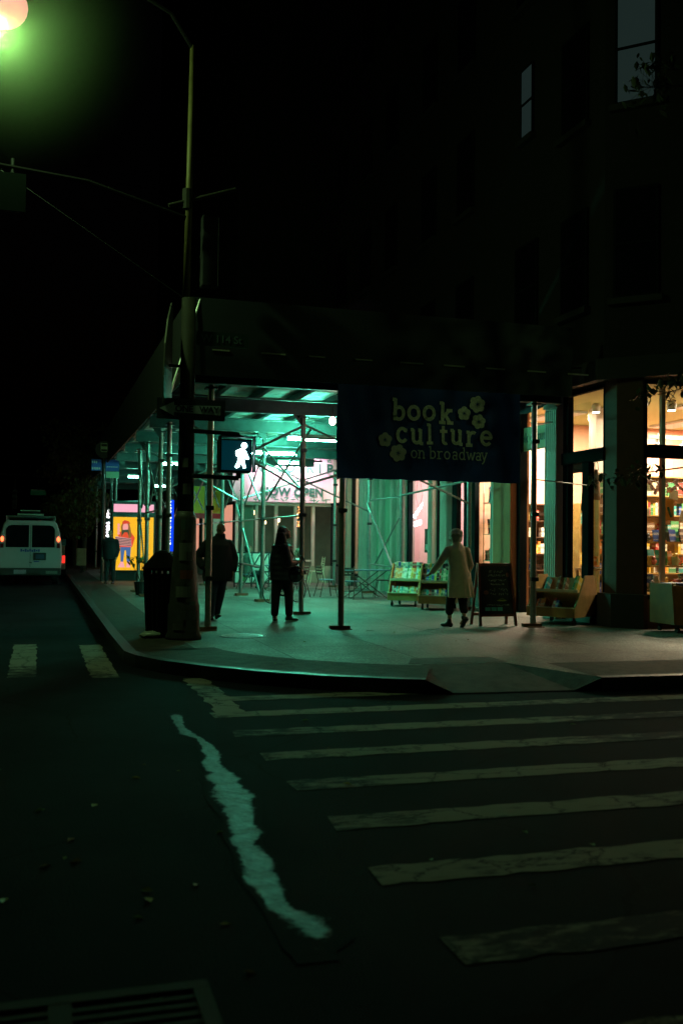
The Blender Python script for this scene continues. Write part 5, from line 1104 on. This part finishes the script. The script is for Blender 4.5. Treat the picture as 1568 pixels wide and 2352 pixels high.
# ------------------------------------------------------------------ people
skin=mat("skin",(.36,.20,.14),.55,0,.06,20); skin2=mat("skin_dark",(.16,.09,.06),.55)
def head(mb,c,face,r=.098,tilt=0):
    """skull, jaw, nose, ears, brow; face = direction in the plan (angle, 0 = +Y)"""
    R=(Matrix.Rotation(face,4,'Z')@Matrix.Rotation(-tilt,4,'X')).to_3x3(); c=Vector(c)
    P=lambda x,y,z: c+R@Vector((x,y,z))
    mb.ell(P(0,-.01,.02),(.076,.096,.105),16,12,R); mb.ell(P(0,.03,-.05),(.056,.062,.07),14,10,R)
    mb.ell(P(0,.095,-.012),(.013,.02,.024),8,6,R); mb.ell(P(0,.088,-.055),(.026,.012,.010),8,6,R); mb.ell(P(0,.074,.022),(.052,.018,.012),10,6,R)
    for s_ in (-1,1): mb.ell(P(s_*.077,-.005,-.005),(.011,.022,.032),8,6,R)
    mb.ell(P(0,.068,-.095),(.022,.02,.016),8,6,R)
    return P,R
def eyes(P,R,parent):
    for s_ in (-1,1): 
        b=MB(); b.ell(P(s_*.03,.080,.0),(.012,.010,.008),8,6,R); b.build("eye",mat("eye_dark",(.03,.02,.02),.2),parent,smooth=True)
def hand(mb,wrist,dirv,palmn,curl=.35,side=1,s=1.0):
    """palm, four unequal bent fingers and a thumb from the side of the palm"""
    d=Vector(dirv).normalized(); nrm=Vector(palmn); nrm=(nrm-d*nrm.dot(d)).normalized(); t=d.cross(nrm)*side; w0=Vector(wrist)
    Rm=Matrix((t,d,nrm)).transposed()
    mb.ell(w0+d*.045*s,(.040*s,.052*s,.017*s),12,8,Rm)
    mb.limb([(w0-d*.02,.027*s),(w0+d*.02*s,.026*s)],10)
    for k,(o,L) in enumerate(((-.030,.072),(-.010,.082),(.010,.077),(.030,.060))):
        p=w0+d*.085*s+t*o*s; q=p+(d*math.cos(curl)+nrm*math.sin(curl))*L*.5*s; r=q+(d*math.cos(curl*2.4)+nrm*math.sin(curl*2.4))*L*.5*s
        mb.limb([(p-d*.03*s,.0105*s),(p,.0100*s),(q,.0092*s),(r,.0080*s)],8)
    p=w0+d*.035*s-t*.036*s; q=p+(-t*.6+d*.7+nrm*.3).normalized()*.035*s; r=q+(-t*.1+d*.9+nrm*.4).normalized()*.028*s
    mb.limb([(w0+d*.02*s-t*.015*s,.014*s),(p,.0125*s),(q,.0105*s),(r,.0085*s)],8)
def shoe(parent,ankle,dirv,m,sole=None,tip=0):
    d=Vector(dirv).normalized(); a=Vector(ankle); ang=math.atan2(-d.x,d.y); R=(Matrix.Rotation(ang,4,'Z')@Matrix.Rotation(-tip,4,'X')).to_3x3()
    b=MB(); b.ell(a+R@Vector((0,.02,-.035)),(.045,.075,.048),14,9,R); b.ell(a+R@Vector((0,.11,-.055)),(.046,.085,.033),14,9,R); b.ell(a+R@Vector((0,-.03,-.045)),(.04,.045,.045),12,8,R); b.limb([(a+R@Vector((0,0,.03)),.043),(a,.045)],12)
    o=fused(b,"shoe",m,parent,.010)
    if sole:
        q=MB(); q.ell(a+R@Vector((0,.06,-.082)),(.050,.145,.014),16,6,R); q.build("sole",sole,o,smooth=True)
def person(label,loc): return thing("person",label,"person",loc)
def place(t,loc,rz=0): t.location=loc; t.rotation_euler=(0,0,rz)
navy=mat("black_wool",(.010,.012,.017),.9,0,.2,20,.3,60); jeans=mat("dark_jeans",(.018,.030,.055),.85,0,.3,30,.2,90); blackleather=mat("black_shoe",(.008,.008,.008),.45)
# man in the black coat, walking towards the viewer (face = -Y)
m1=person("bald man in bulky black coat and dark jeans walking behind the front post",(0,0,0))
b=MB(); P,R=head(b,(.045,-.02,1.67),PI,tilt=.25)
b.limb([((.03,.0,1.62),.058),((.02,.02,1.50),.065)],14)
b.loft([(0,.0,.85,.17,.12),(0,.0,1.0,.17,.125),(0,.0,1.2,.18,.13),(0,.0,1.38,.20,.12),(0,.01,1.47,.16,.09),(0,.01,1.53,.07,.07)],18)
b.limb([((-.20,0,1.42),.055),((-.33,.06,1.17),.045),((-.25,-.08,1.0),.036)]); b.limb([((.21,0,1.42),.055),((.29,.02,1.15),.045),((.27,-.06,.93),.034)])
hand(b,(-.25,-.10,.98),(.5,-.5,-.6),(.7,.2,.2),.5,1); hand(b,(.265,-.07,.90),(0,-.15,-1),(-1,0,0),.35,-1)
b.limb([((-.09,0,.88),.085),((-.10,-.04,.50),.058),((-.10,.05,.10),.042)]); b.limb([((.09,0,.88),.085),((.07,.05,.50),.058),((.03,.18,.12),.042)])
body=fused(b,"body",skin2,m1,.011); eyes(P,R,body)
b=MB(); b.ell(P(0,-.035,.025),(.079,.085,.085),14,9,R); fused(b,"cropped_hair",mat("grey_stubble",(.05,.045,.04),.9),m1,.010)
b=MB(); b.loft([(0,0,.72,.27,.19),(0,0,.80,.285,.20),(.01,0,1.0,.275,.19),(.01,.0,1.2,.26,.18),(.0,.0,1.38,.255,.165),(0,.01,1.46,.20,.13),(.01,.01,1.53,.11,.10),(.02,.01,1.565,.085,.085)],22)
b.limb([((-.20,.0,1.40),.095),((-.385,.07,1.14),.085),((-.29,-.06,1.0),.072)],14); b.limb([((.20,.0,1.40),.095),((.31,.03,1.14),.085),((.285,-.04,.95),.07)],14)
fused(b,"coat",navy,m1,.014); b=MB(); b.loft([(.03,.0,1.50,.11,.10),(.035,-.005,1.56,.098,.09),(.04,.0,1.60,.09,.088)],18); fused(b,"collar",navy,m1,.012)
b=MB(); b.limb([((-.09,0,.90),.12),((-.10,-.04,.52),.085),((-.10,.05,.14),.066),((-.10,.05,.10),.068)],14); b.limb([((.09,0,.90),.12),((.07,.05,.52),.085),((.03,.18,.16),.066),((.03,.18,.13),.068)],14); fused(b,"jeans",jeans,m1,.013)
shoe(m1,(-.10,.05,.09),(-.1,-1,0),blackleather); shoe(m1,(.03,.18,.10),(.1,-1,0),blackleather,tip=-.25)
place(m1,(3.16,18.25,.15))
# woman with long hair looking at a phone, side on
m2=person("woman with long dark hair and dark puffer jacket standing looking down at a phone",(0,0,0))
F=-PI/2-.2                                                        # faces +X
b=MB(); P,R=head(b,(.04,0,1.62),F,tilt=-.38)
b.limb([((.02,.0,1.53),.05),((.0,0,1.43),.055)],14)
b.loft([(0,0,.86,.15,.12),(0,0,1.0,.13,.115),(0,0,1.2,.15,.12),(0,0,1.34,.17,.11),(0,0,1.42,.12,.08),(0,0,1.46,.055,.055)],18)
b.limb([((.02,-.16,1.34),.048),((.06,-.2,1.08),.04),((.28,-.10,1.10),.032)]); b.limb([((.0,.16,1.34),.048),((.05,.2,1.08),.04),((.26,.02,1.10),.032)])
hand(b,(.29,-.09,1.11),(1,.25,.25),(-.2,.2,1),.8,1,.92); hand(b,(.27,.02,1.11),(1,-.3,.25),(-.2,-.2,1),.8,-1,.92)
b.limb([((-.07,.0,.86),.085),((-.11,.0,.48),.055),((-.125,.0,.10),.04)]); b.limb([((.07,-.02,.86),.085),((.13,.0,.48),.055),((.13,-.02,.10),.04)])
body=fused(b,"body",skin,m2,.010); eyes(P,R,body)
hairm=mat("dark_hair",(.018,.012,.009),.5,0,.3,60,.5,120)
b=MB(); b.ell(P(0,-.03,.04),(.095,.105,.105),16,10,R); b.ell(P(0,-.085,-.06),(.10,.06,.14),14,9,R); b.ell((-.05,.0,1.42),(.09,.13,.18),14,9); b.ell((.0,-.09,1.45),(.06,.05,.17),12,8); b.ell((.02,.10,1.45),(.06,.045,.16),12,8)
for k in range(14):
    a=k/13*PI+PI/2; b.limb([((-.02+.07*math.cos(a),.09*math.sin(a),1.6),.03),((-.04+.08*math.cos(a),.12*math.sin(a),1.42),.024),((-.05+.09*math.cos(a),.12*math.sin(a),1.24+.03*(k%3)),.012)],7)
fused(b,"hair",hairm,m2,.010)
puf=mat("dark_puffer",(.014,.016,.020),.5,0,.2,9,.3,14); b=MB(); rings=[]
for i in range(13):
    z=.76+i*.052; wv=.005*math.cos(i*PI); rx=.185+wv-(.02 if i>9 else 0); rings.append((-.01,0,z,rx+.03,.205+wv)); 
rings+=[(0,0,1.42,.14,.12),(0,0,1.47,.085,.08)]
b.loft(rings,24); b.limb([((.0,-.18,1.34),.092),((.05,-.26,1.08),.085),((.22,-.13,1.08),.058)],14); b.limb([((.0,.18,1.34),.092),((.05,.26,1.08),.085),((.20,.06,1.08),.058)],14); fused(b,"jacket",puf,m2,.012,1)
trm=mat("black_trousers",(.008,.009,.012),.85,0,.2,20)
b=MB(); b.limb([((-.07,.0,.84),.125),((-.115,.0,.50),.085),((-.13,.0,.16),.072)],14); b.limb([((.07,-.02,.84),.125),((.13,.0,.50),.085),((.135,-.02,.16),.072)],14); fused(b,"trousers",trm,m2,.013)
wsol=mat("pale_sole",(.35,.42,.38),.6); shoe(m2,(-.13,.0,.10),(-.15,-1,0),blackleather,wsol); shoe(m2,(.13,-.02,.10),(.9,-.75,0),blackleather,wsol)
place(m2,(4.27,17.8,.15))
ph=thing("phone","phone held up by the woman with long dark hair","phone",(4.66,17.77,1.28)); MB().rbox((4.655,17.765,1.30),(.012,.07,.145),ry=-.6).build("phone_body",blackp,ph)
bg_=thing("shoulder_bag","shiny black bag hanging at the hip of the woman with the phone","bag",(4.5,17.66,.95)); b=MB(); b.ell((4.49,17.64,1.02),(.15,.09,.15),16,10); o=b.build("bag_body",mat("patent_black",(.012,.014,.015),.18,0,0,0,.5,12),bg_,smooth=True); MB().path([(4.52,17.60,1.15),(4.42,17.60,1.40),(4.30,17.66,1.58),(4.24,17.78,1.60)],.010).build("strap",blackp,bg_)
# woman in the beige coat
m3=person("grey haired woman in a beige knee length coat reaching towards the book carts",(0,0,0))
F=.62                                                             # back to the viewer, turned left
b=MB(); P,R=head(b,(-.02,.06,1.60),F,tilt=-.2)
b.limb([((-.01,.02,1.52),.05),((.0,.0,1.41),.055)],14)
b.loft([(.03,0,.84,.16,.12,.4),(.03,0,1.0,.14,.115,.4),(.01,0,1.2,.16,.12,.4),(0,0,1.34,.18,.11,.4),(0,0,1.41,.13,.08,.4),(0,0,1.46,.055,.055)],18)
b.limb([((-.16,.0,1.36),.048),((-.28,.08,1.12),.04),((-.39,.22,.94),.032)]); b.limb([((.18,.0,1.34),.048),((.24,-.0,1.08),.04),((.20,.10,.86),.032)])
hand(b,(-.40,.23,.93),(-.5,.5,-.6),(-.3,.3,.5),.3,1,.92); hand(b,(.20,.10,.85),(0,.1,-1),(-1,0,0),.35,-1,.92)
b.limb([((-.05,.0,.84),.085),((-.08,.06,.48),.052),((-.12,.02,.10),.036)]); b.limb([((.09,.0,.84),.085),((.10,-.02,.48),.052),((.08,-.17,.16),.036)])
b.ell((-.13,.07,.04),(.035,.09,.03),10,8); b.limb([((.08,-.17,.15),.036),((.04,-.13,.07),.03)])
body=fused(b,"body",skin,m3,.010); eyes(P,R,body)
grey=mat("grey_hair",(.55,.50,.40),.75,0,.4,50,.9,110); b=MB(); rnd=random.Random(2)
b.ell(P(0,-.03,.035),(.108,.115,.112),18,12,R); b.ell(P(0,-.06,-.055),(.115,.085,.09),16,10,R)
for k in range(60):
    a=rnd.uniform(0,2*PI); e=rnd.uniform(-.9,1.2); v=Vector((math.cos(a)*math.cos(e)*.108,-.035+math.sin(a)*math.cos(e)*.108,.02+math.sin(e)*.108)); 
    if v.y>.03 and v.z<.07: continue
    b.ell(P(*v),(.026,.026,.022),7,5)
fused(b,"hair",grey,m3,.009,1)
beige=mat("beige_coat",(.78,.62,.44),.85,0,.15,7,.3,70); b=MB()
b.loft([(.075,-.01,.52,.25,.20,.3),(.07,.0,.7,.238,.19,.3),(.055,.0,.9,.215,.178,.3),(.035,0,1.08,.185,.155,.35),(.01,0,1.24,.195,.15,.4),(.0,0,1.35,.205,.135,.4),(0,0,1.42,.15,.105,.4),(0,.0,1.47,.085,.08,.4),(-.01,.01,1.50,.075,.075)],24)
b.limb([((-.165,.0,1.345),.080),((-.29,.08,1.12),.066),((-.37,.19,.97),.054)],14); b.limb([((.175,.0,1.335),.080),((.255,.0,1.08),.070),((.215,.08,.92),.056)],14)
for k in range(9):
    a=-PI*.9+k*.42; b.limb([((.075+.245*math.cos(a),.195*math.sin(a),.53),.022),((.05+.195*math.cos(a),.155*math.sin(a),.95),.012)],8)
fused(b,"coat",beige,m3,.011,1)
cull=trm; b=MB(); b.limb([((-.04,.0,.80),.12),((-.085,.05,.48),.085),((-.115,.03,.27),.072)],14); b.limb([((.09,.0,.80),.12),((.11,-.03,.48),.085),((.095,-.12,.30),.072)],14); fused(b,"cropped_trousers",cull,m3,.013)
shoe(m3,(-.12,.02,.085),(-.5,.9,0),blackleather); shoe(m3,(.08,-.17,.16),(-.3,.9,0),blackleather,tip=.85)
place(m3,(7.05,16.25,.15))
# seated and distant people
def simple_person(label,loc,rz,top,hairc,h=1.7,seated=False,trousers=None,scarf=None,bulk=1.0,skinm=skin):
    t=person(label,(0,0,0)); k=h/1.7; b=MB(); zs=(.45-.86) if seated else 0
    Z=lambda z:(z+zs)*k
    P,R=head(b,(0,.02,Z(1.60)),0,tilt=-.15); b.limb([((0,0,Z(1.50)),.05),((0,0,Z(1.40)),.055)])
    b.loft([(0,0,Z(.84),.15,.12),(0,0,Z(1.0),.14,.11),(0,0,Z(1.2),.15,.12),(0,0,Z(1.34),.17,.11),(0,0,Z(1.41),.12,.08),(0,0,Z(1.45),.05,.05)],18)
    if seated: arms=[[(s_*.18,0,Z(1.34)),(s_*.23,.08,Z(1.1)),(s_*.12,.32,Z(1.08))] for s_ in (-1,1)]
    else: arms=[[(s_*.19,0,Z(1.34)),(s_*.24,-.03,Z(1.08)),(s_*.23,.08,Z(.86))] for s_ in (-1,1)]
    for s_,A in zip((-1,1),arms):
        b.limb([(A[0],.048),(A[1],.04),(A[2],.032)]); dv=(Vector(A[2])-Vector(A[1])).normalized(); hand(b,Vector(A[2])+dv*.01,dv,(-s_,0,.2),.45,s_,.95)
    legs=[[(s_*.09,0,Z(.86)),(s_*.11,.42,Z(.86)+.02),(s_*.11,.40,.10)] for s_ in (-1,1)] if seated else [[(s_*.09,0,Z(.86)),(s_*.09,.04*s_,Z(.48)),(s_*.09,.08*s_,.10)] for s_ in (-1,1)]
    for L in legs: b.limb([(L[0],.08),(L[1],.055),(L[2],.04)])
    bd=fused(b,"body",skinm,t,.012); eyes(P,R,bd)
    b=MB(); b.ell(P(0,-.03,.035),(.09,.10,.10),14,9,R); b.ell(P(0,-.06,-.03),(.085,.06,.08),12,8,R); fused(b,"hair",mat(hairc[0],hairc[1],.6),t,.012)
    b=MB(); q=bulk; b.loft([(0,0,Z(.78),.19*q,.155*q),(0,0,Z(.95),.185*q,.15*q),(0,0,Z(1.2),.19*q,.15*q),(0,0,Z(1.35),.20*q,.13*q),(0,0,Z(1.42),.14,.1),(0,0,Z(1.46),.08,.08)],20)
    for A in arms: b.limb([(A[0],.078*q),(A[1],.066*q),((Vector(A[2])*.92+Vector(A[1])*.08),.05)],12)
    fused(b,"jacket",top,t,.014)
    b=MB()
    for L in legs: b.limb([(L[0],.115),(L[1],.082),(Vector(L[2])+Vector((0,0,.05)),.062)],12)
    fused(b,"trousers",trousers or trm,t,.014)
    for L in legs: shoe(t,L[2],(0,1,0),blackleather)
    place(t,loc,rz); return t
simple_person("seated man with short dark hair and grey top at the far cafe table",(6.05,29.7,.15),-1.3,mat("grey_top",(.09,.11,.09),.9),("short_dark_hair",(.02,.015,.012)),1.75,True)
simple_person("person in blue puffer jacket sitting behind the woman with the phone",(5.75,24.2,.19),-.4,mat("blue_puffer",(.05,.10,.20),.6,0,.3,12),("fair_hair",(.35,.28,.12)),1.8,True,bulk=1.12)
simple_person("seated person in pale pink jumper right of the woman with the phone",(6.55,25.5,.15),.9,mat("pale_pink_knit",(.55,.32,.36),.9,0,.2,20),("brown_hair",(.10,.05,.03)),1.66,True,trousers=mat("plum_trousers",(.12,.04,.06),.8))
simple_person("dark clad pedestrian standing in the gloom between the bus stop and the kiosk",(2.22,33.2,.15),2.8,navy,("short_dark_hair",(.02,.015,.012)),1.76,bulk=1.2)

# ------------------------------------------------------------------ cafe furniture
bluem=mat("blue_metal",(.12,.22,.30),.4,.3,.2,6); brownm=mat("bronze_metal",(.10,.06,.05),.45,.4,.2,8)
def chair(label,loc,rz,m=brownm,seatm=bluem,grp=None):
    t=thing("cafe_chair",label,"chair",(0,0,0),grp)
    MB().lathe([(.19,0),(.205,.01),(.205,.022),(.19,.03)],(0,0,.44),20).build("seat",seatm,t)
    for sx in (-1,1):
        MB().path([(sx*.16,.15,.44),(sx*.20,.24,0)],.012).build("leg",m,t); MB().path([(sx*.16,-.15,.44),(sx*.20,-.27,0)],.012).build("leg",m,t)
        MB().path([(sx*.17,-.16,.44),(sx*.18,-.22,.66),(sx*.19,-.25,.84)],.012).build("back_post",m,t)
    b=MB()
    for z in (.62,.70,.78): b.rbox((0,-.205-.12*(z-.6),z),(.36,.012,.05))
    b.build("backrest",m,t); b=MB(); b.path([(-.18,.2,.2),(.18,.2,.2)],.008).path([(-.18,-.2,.2),(.18,-.2,.2)],.008).build("stretcher",m,t)
    t.location=loc; t.rotation_euler=(0,0,rz); return t
def ctable(label,loc,rz,r=.42,rect=None,m=bluem):
    t=thing("cafe_table",label,"table",(0,0,0)); b=MB()
    if rect: b.box(-rect[0]/2,rect[0]/2,-rect[1]/2,rect[1]/2,.72,.745)
    else: b.lathe([(r-.01,.72),(r,.725),(r,.74),(r-.01,.745)],(0,0,0),28)
    b.build("top",m,t)
    w_=(rect[0] if rect else 2*r)*.42
    for y in (-.22,.22): 
        for s_ in (-1,1): MB().path([(-w_*s_,y+s_*.01,0),(w_*s_,y+s_*.01,.72)],.013).build("leg",brownm,t)
    MB().path([(0,-.22,.36),(0,.22,.36)],.011).path([(-w_,-.22,.03),(-w_,.22,.03)],.01).path([(w_,-.22,.03),(w_,.22,.03)],.01).build("stretcher",brownm,t)
    t.location=loc; t.rotation_euler=(0,0,rz); return t
ctable("blue metal folding cafe table with crossed legs behind the front post",(8.25,25.0,.15),.15,rect=(1.25,.7))
chair("blue seated cafe chair left of the folding table, half hidden by the front post",(7.35,25.6,.15),-1.4); chair("blue seated cafe chair pushed in front of the folding table",(7.75,24.6,.15),-.8)
c_=chair("dark bucket backed cafe chair right of the folding table",(8.85,25.3,.15),1.35,seatm=brownm); MB().loft([(0,-.20,.62,.10,.03),(0,-.22,.72,.19,.04),(0,-.23,.80,.2,.03)],18).build("bucket_back",mat("dark_back",(.03,.03,.035),.5),c_)
c2=thing("white_chair","pale slatted cafe chair before the low green wall of the restaurant","chair",(0,0,0)); pm=mat("pale_chair",(.6,.62,.45),.5)
MB().box(-.22,.22,-.2,.22,.44,.47).build("seat",pm,c2)
for sx in (-1,1): MB().path([(sx*.2,.2,.44),(sx*.22,.26,0)],.016).build("leg",pm,c2); MB().path([(sx*.21,-.30,0),(sx*.21,-.2,.45),(sx*.2,-.26,.95)],.016).build("leg",pm,c2)
for z in (.56,.64,.72,.80,.88): MB().rbox((0,-.215-.09*(z-.5),z),(.38,.012,.035)).build("slat",pm,c2)
c2.location=(9.0,32.6,.15); c2.rotation_euler=(0,0,1.5)
chair("thin legged cafe chair under the person in the pink jumper",(6.55,25.5,.15),.9)
chair("thin legged cafe chair under the person in the blue jacket",(5.75,24.2,.15),-.4)
chair("cafe chair under the seated man with dark hair",(6.05,29.7,.15),-1.3)
ctable("small round cafe table in front of the seated man",(6.75,29.5,.15),.2,r=.35)
br_=thing("cafe_barrier","low pale pink panelled cafe barrier with a green round emblem behind the scaffold posts","barrier",(6.6,31,.15))
fr=MB()
for x in (5.9,6.45,7.0,7.55): fr.box(x-.02,x+.02,30.98,31.02,.15,1.25)
fr.box(5.88,7.57,30.985,31.015,1.22,1.26); fr.box(5.88,7.57,30.985,31.015,.62,.65); fr.box(5.88,7.57,30.985,31.015,.26,.29); fr.build("frame",darkm,br_)
for x0,x1 in ((5.92,6.43),(6.47,6.98),(7.02,7.53)): MB().box(x0,x1,30.995,31.005,.66,1.21).build("panel",mat("pink_panel",(.82,.66,.62),.5,0,.15,3),br_); MB().box(x0,x1,30.995,31.005,.30,.61).build("panel",MATS["pink_panel"],br_)
MB().lathe([(.13,0),(.13,.004)],(6.2,30.989,.46),18,axis='Y').build("emblem",mat("emblem_green",(.05,.35,.12),.5),br_)
MB().path([(6.5,30.97,.3),(6.95,30.97,1.2)],.02).build("strut",darkm,br_)
# bicycle leaning by the post
bk=thing("bicycle","dark bicycle with cluttered wheels locked at the foot of a scaffold post","bicycle",(0,0,0))
def wheel_b(x):
    b=MB(); N=28; pts=[(x+.33*math.cos(2*PI*k/N),0,.34+.33*math.sin(2*PI*k/N)) for k in range(N+1)]; b.path(pts,.016,6); w_=b.build("wheel",tyre,bk)
    s_=MB()
    for k in range(16): a=2*PI*k/16; s_.tube((x,0,.34),(x+.32*math.cos(a),.0,.34+.32*math.sin(a)),.0035,n=4)
    s_.tube((x,-.04,.34),(x,.04,.34),.02).build("spokes",steel,w_)
wheel_b(-.52); wheel_b(.52)
MB().path([(-.52,0,.34),(-.18,0,.82),(.34,0,.84),(-.08,0,.32),(-.52,0,.34)],.015).path([(-.08,0,.32),(-.2,0,.92)],.015).path([(.34,0,.84),(.36,0,.78),(.52,0,.34)],.014).path([(.34,0,.84),(.32,0,.98)],.013).build("frame",mat("bike_frame",(.03,.04,.04),.4,.3),bk)
MB().ell((-.22,0,.95),(.13,.065,.03),14,8).build("saddle",blackp,bk,smooth=True); MB().path([(.30,-.25,1.0),(.34,-.08,.99),(.34,.08,.99),(.30,.25,1.0)],.013).build("handlebar",darkm,bk)
MB().lathe([(.09,-.005),(.09,.005)],(-.08,0,.32),16,axis='Y').path([(-.08,-.06,.32),(.04,-.06,.20),(.04,-.12,.20)],.01).path([(-.08,.06,.32),(-.2,.06,.44),(-.2,.12,.44)],.01).build("crank",steel,bk)
b=MB(); b.box(.30,.56,-.13,.13,.80,.82)
for k in range(6): b.tube((.30+.052*k,-.13,.82),(.30+.052*k,-.13,1.0),.005,n=4); b.tube((.30+.052*k,.13,.82),(.30+.052*k,.13,1.0),.005,n=4)
b.path([(.30,-.13,1.0),(.56,-.13,1.0),(.56,.13,1.0),(.30,.13,1.0),(.30,-.13,1.0)],.006).build("basket",steel,bk)
bk.location=(5.62,23.15,.15); bk.rotation_euler=(.0,0,.55); bk.scale=(.85,.85,.85)
# small white litter
for x,y,l_ in ((6.35,15.7,"thin white scrap of paper lying on the pavement left of the beige coat"),(5.3,15.8,"pale crumpled litter lying beside the front post base")):
    q=MB(); q.rbox((x,y,.156),(.12,.02,.006),rz=random.uniform(-.5,.5)); o=q.build("paper_scrap",mat("paper",(.6,.62,.55),.7)); tag(o,l_,"litter")

# ------------------------------------------------------------------ added scattering ball standing in for the bloom round the corner street lamp
b=MB(); b.ell((-.66,14.2,8.75),(2.4,2.4,2.4),32,20); go=b.build("lamp_halo",None); tag(go,kind="stuff")
m=bpy.data.materials.new("lamp_halo"); m.use_nodes=True; n,l=m.node_tree.nodes,m.node_tree.links; n.clear(); o=n.new("ShaderNodeOutputMaterial")
pv=n.new("ShaderNodeVolumePrincipled"); pv.inputs["Color"].default_value=(.72,1,.58,1); pv.inputs["Anisotropy"].default_value=.2
g=n.new("ShaderNodeNewGeometry"); sb=n.new("ShaderNodeVectorMath"); sb.operation='DISTANCE'; sb.inputs[1].default_value=(-.66,14.2,8.75); l.new(g.outputs["Position"],sb.inputs[0])
mr=n.new("ShaderNodeMapRange"); mr.inputs[1].default_value=.2; mr.inputs[2].default_value=2.3; mr.inputs[3].default_value=1; mr.inputs[4].default_value=0; l.new(sb.outputs["Value"],mr.inputs[0])
pw_=n.new("ShaderNodeMath"); pw_.operation='POWER'; pw_.inputs[1].default_value=2.6; l.new(mr.outputs[0],pw_.inputs[0]); ml=n.new("ShaderNodeMath"); ml.operation='MULTIPLY'; ml.inputs[1].default_value=.10; l.new(pw_.outputs[0],ml.inputs[0]); l.new(ml.outputs[0],pv.inputs["Density"])
l.new(pv.outputs[0],o.inputs["Volume"]); go.data.materials.append(m)
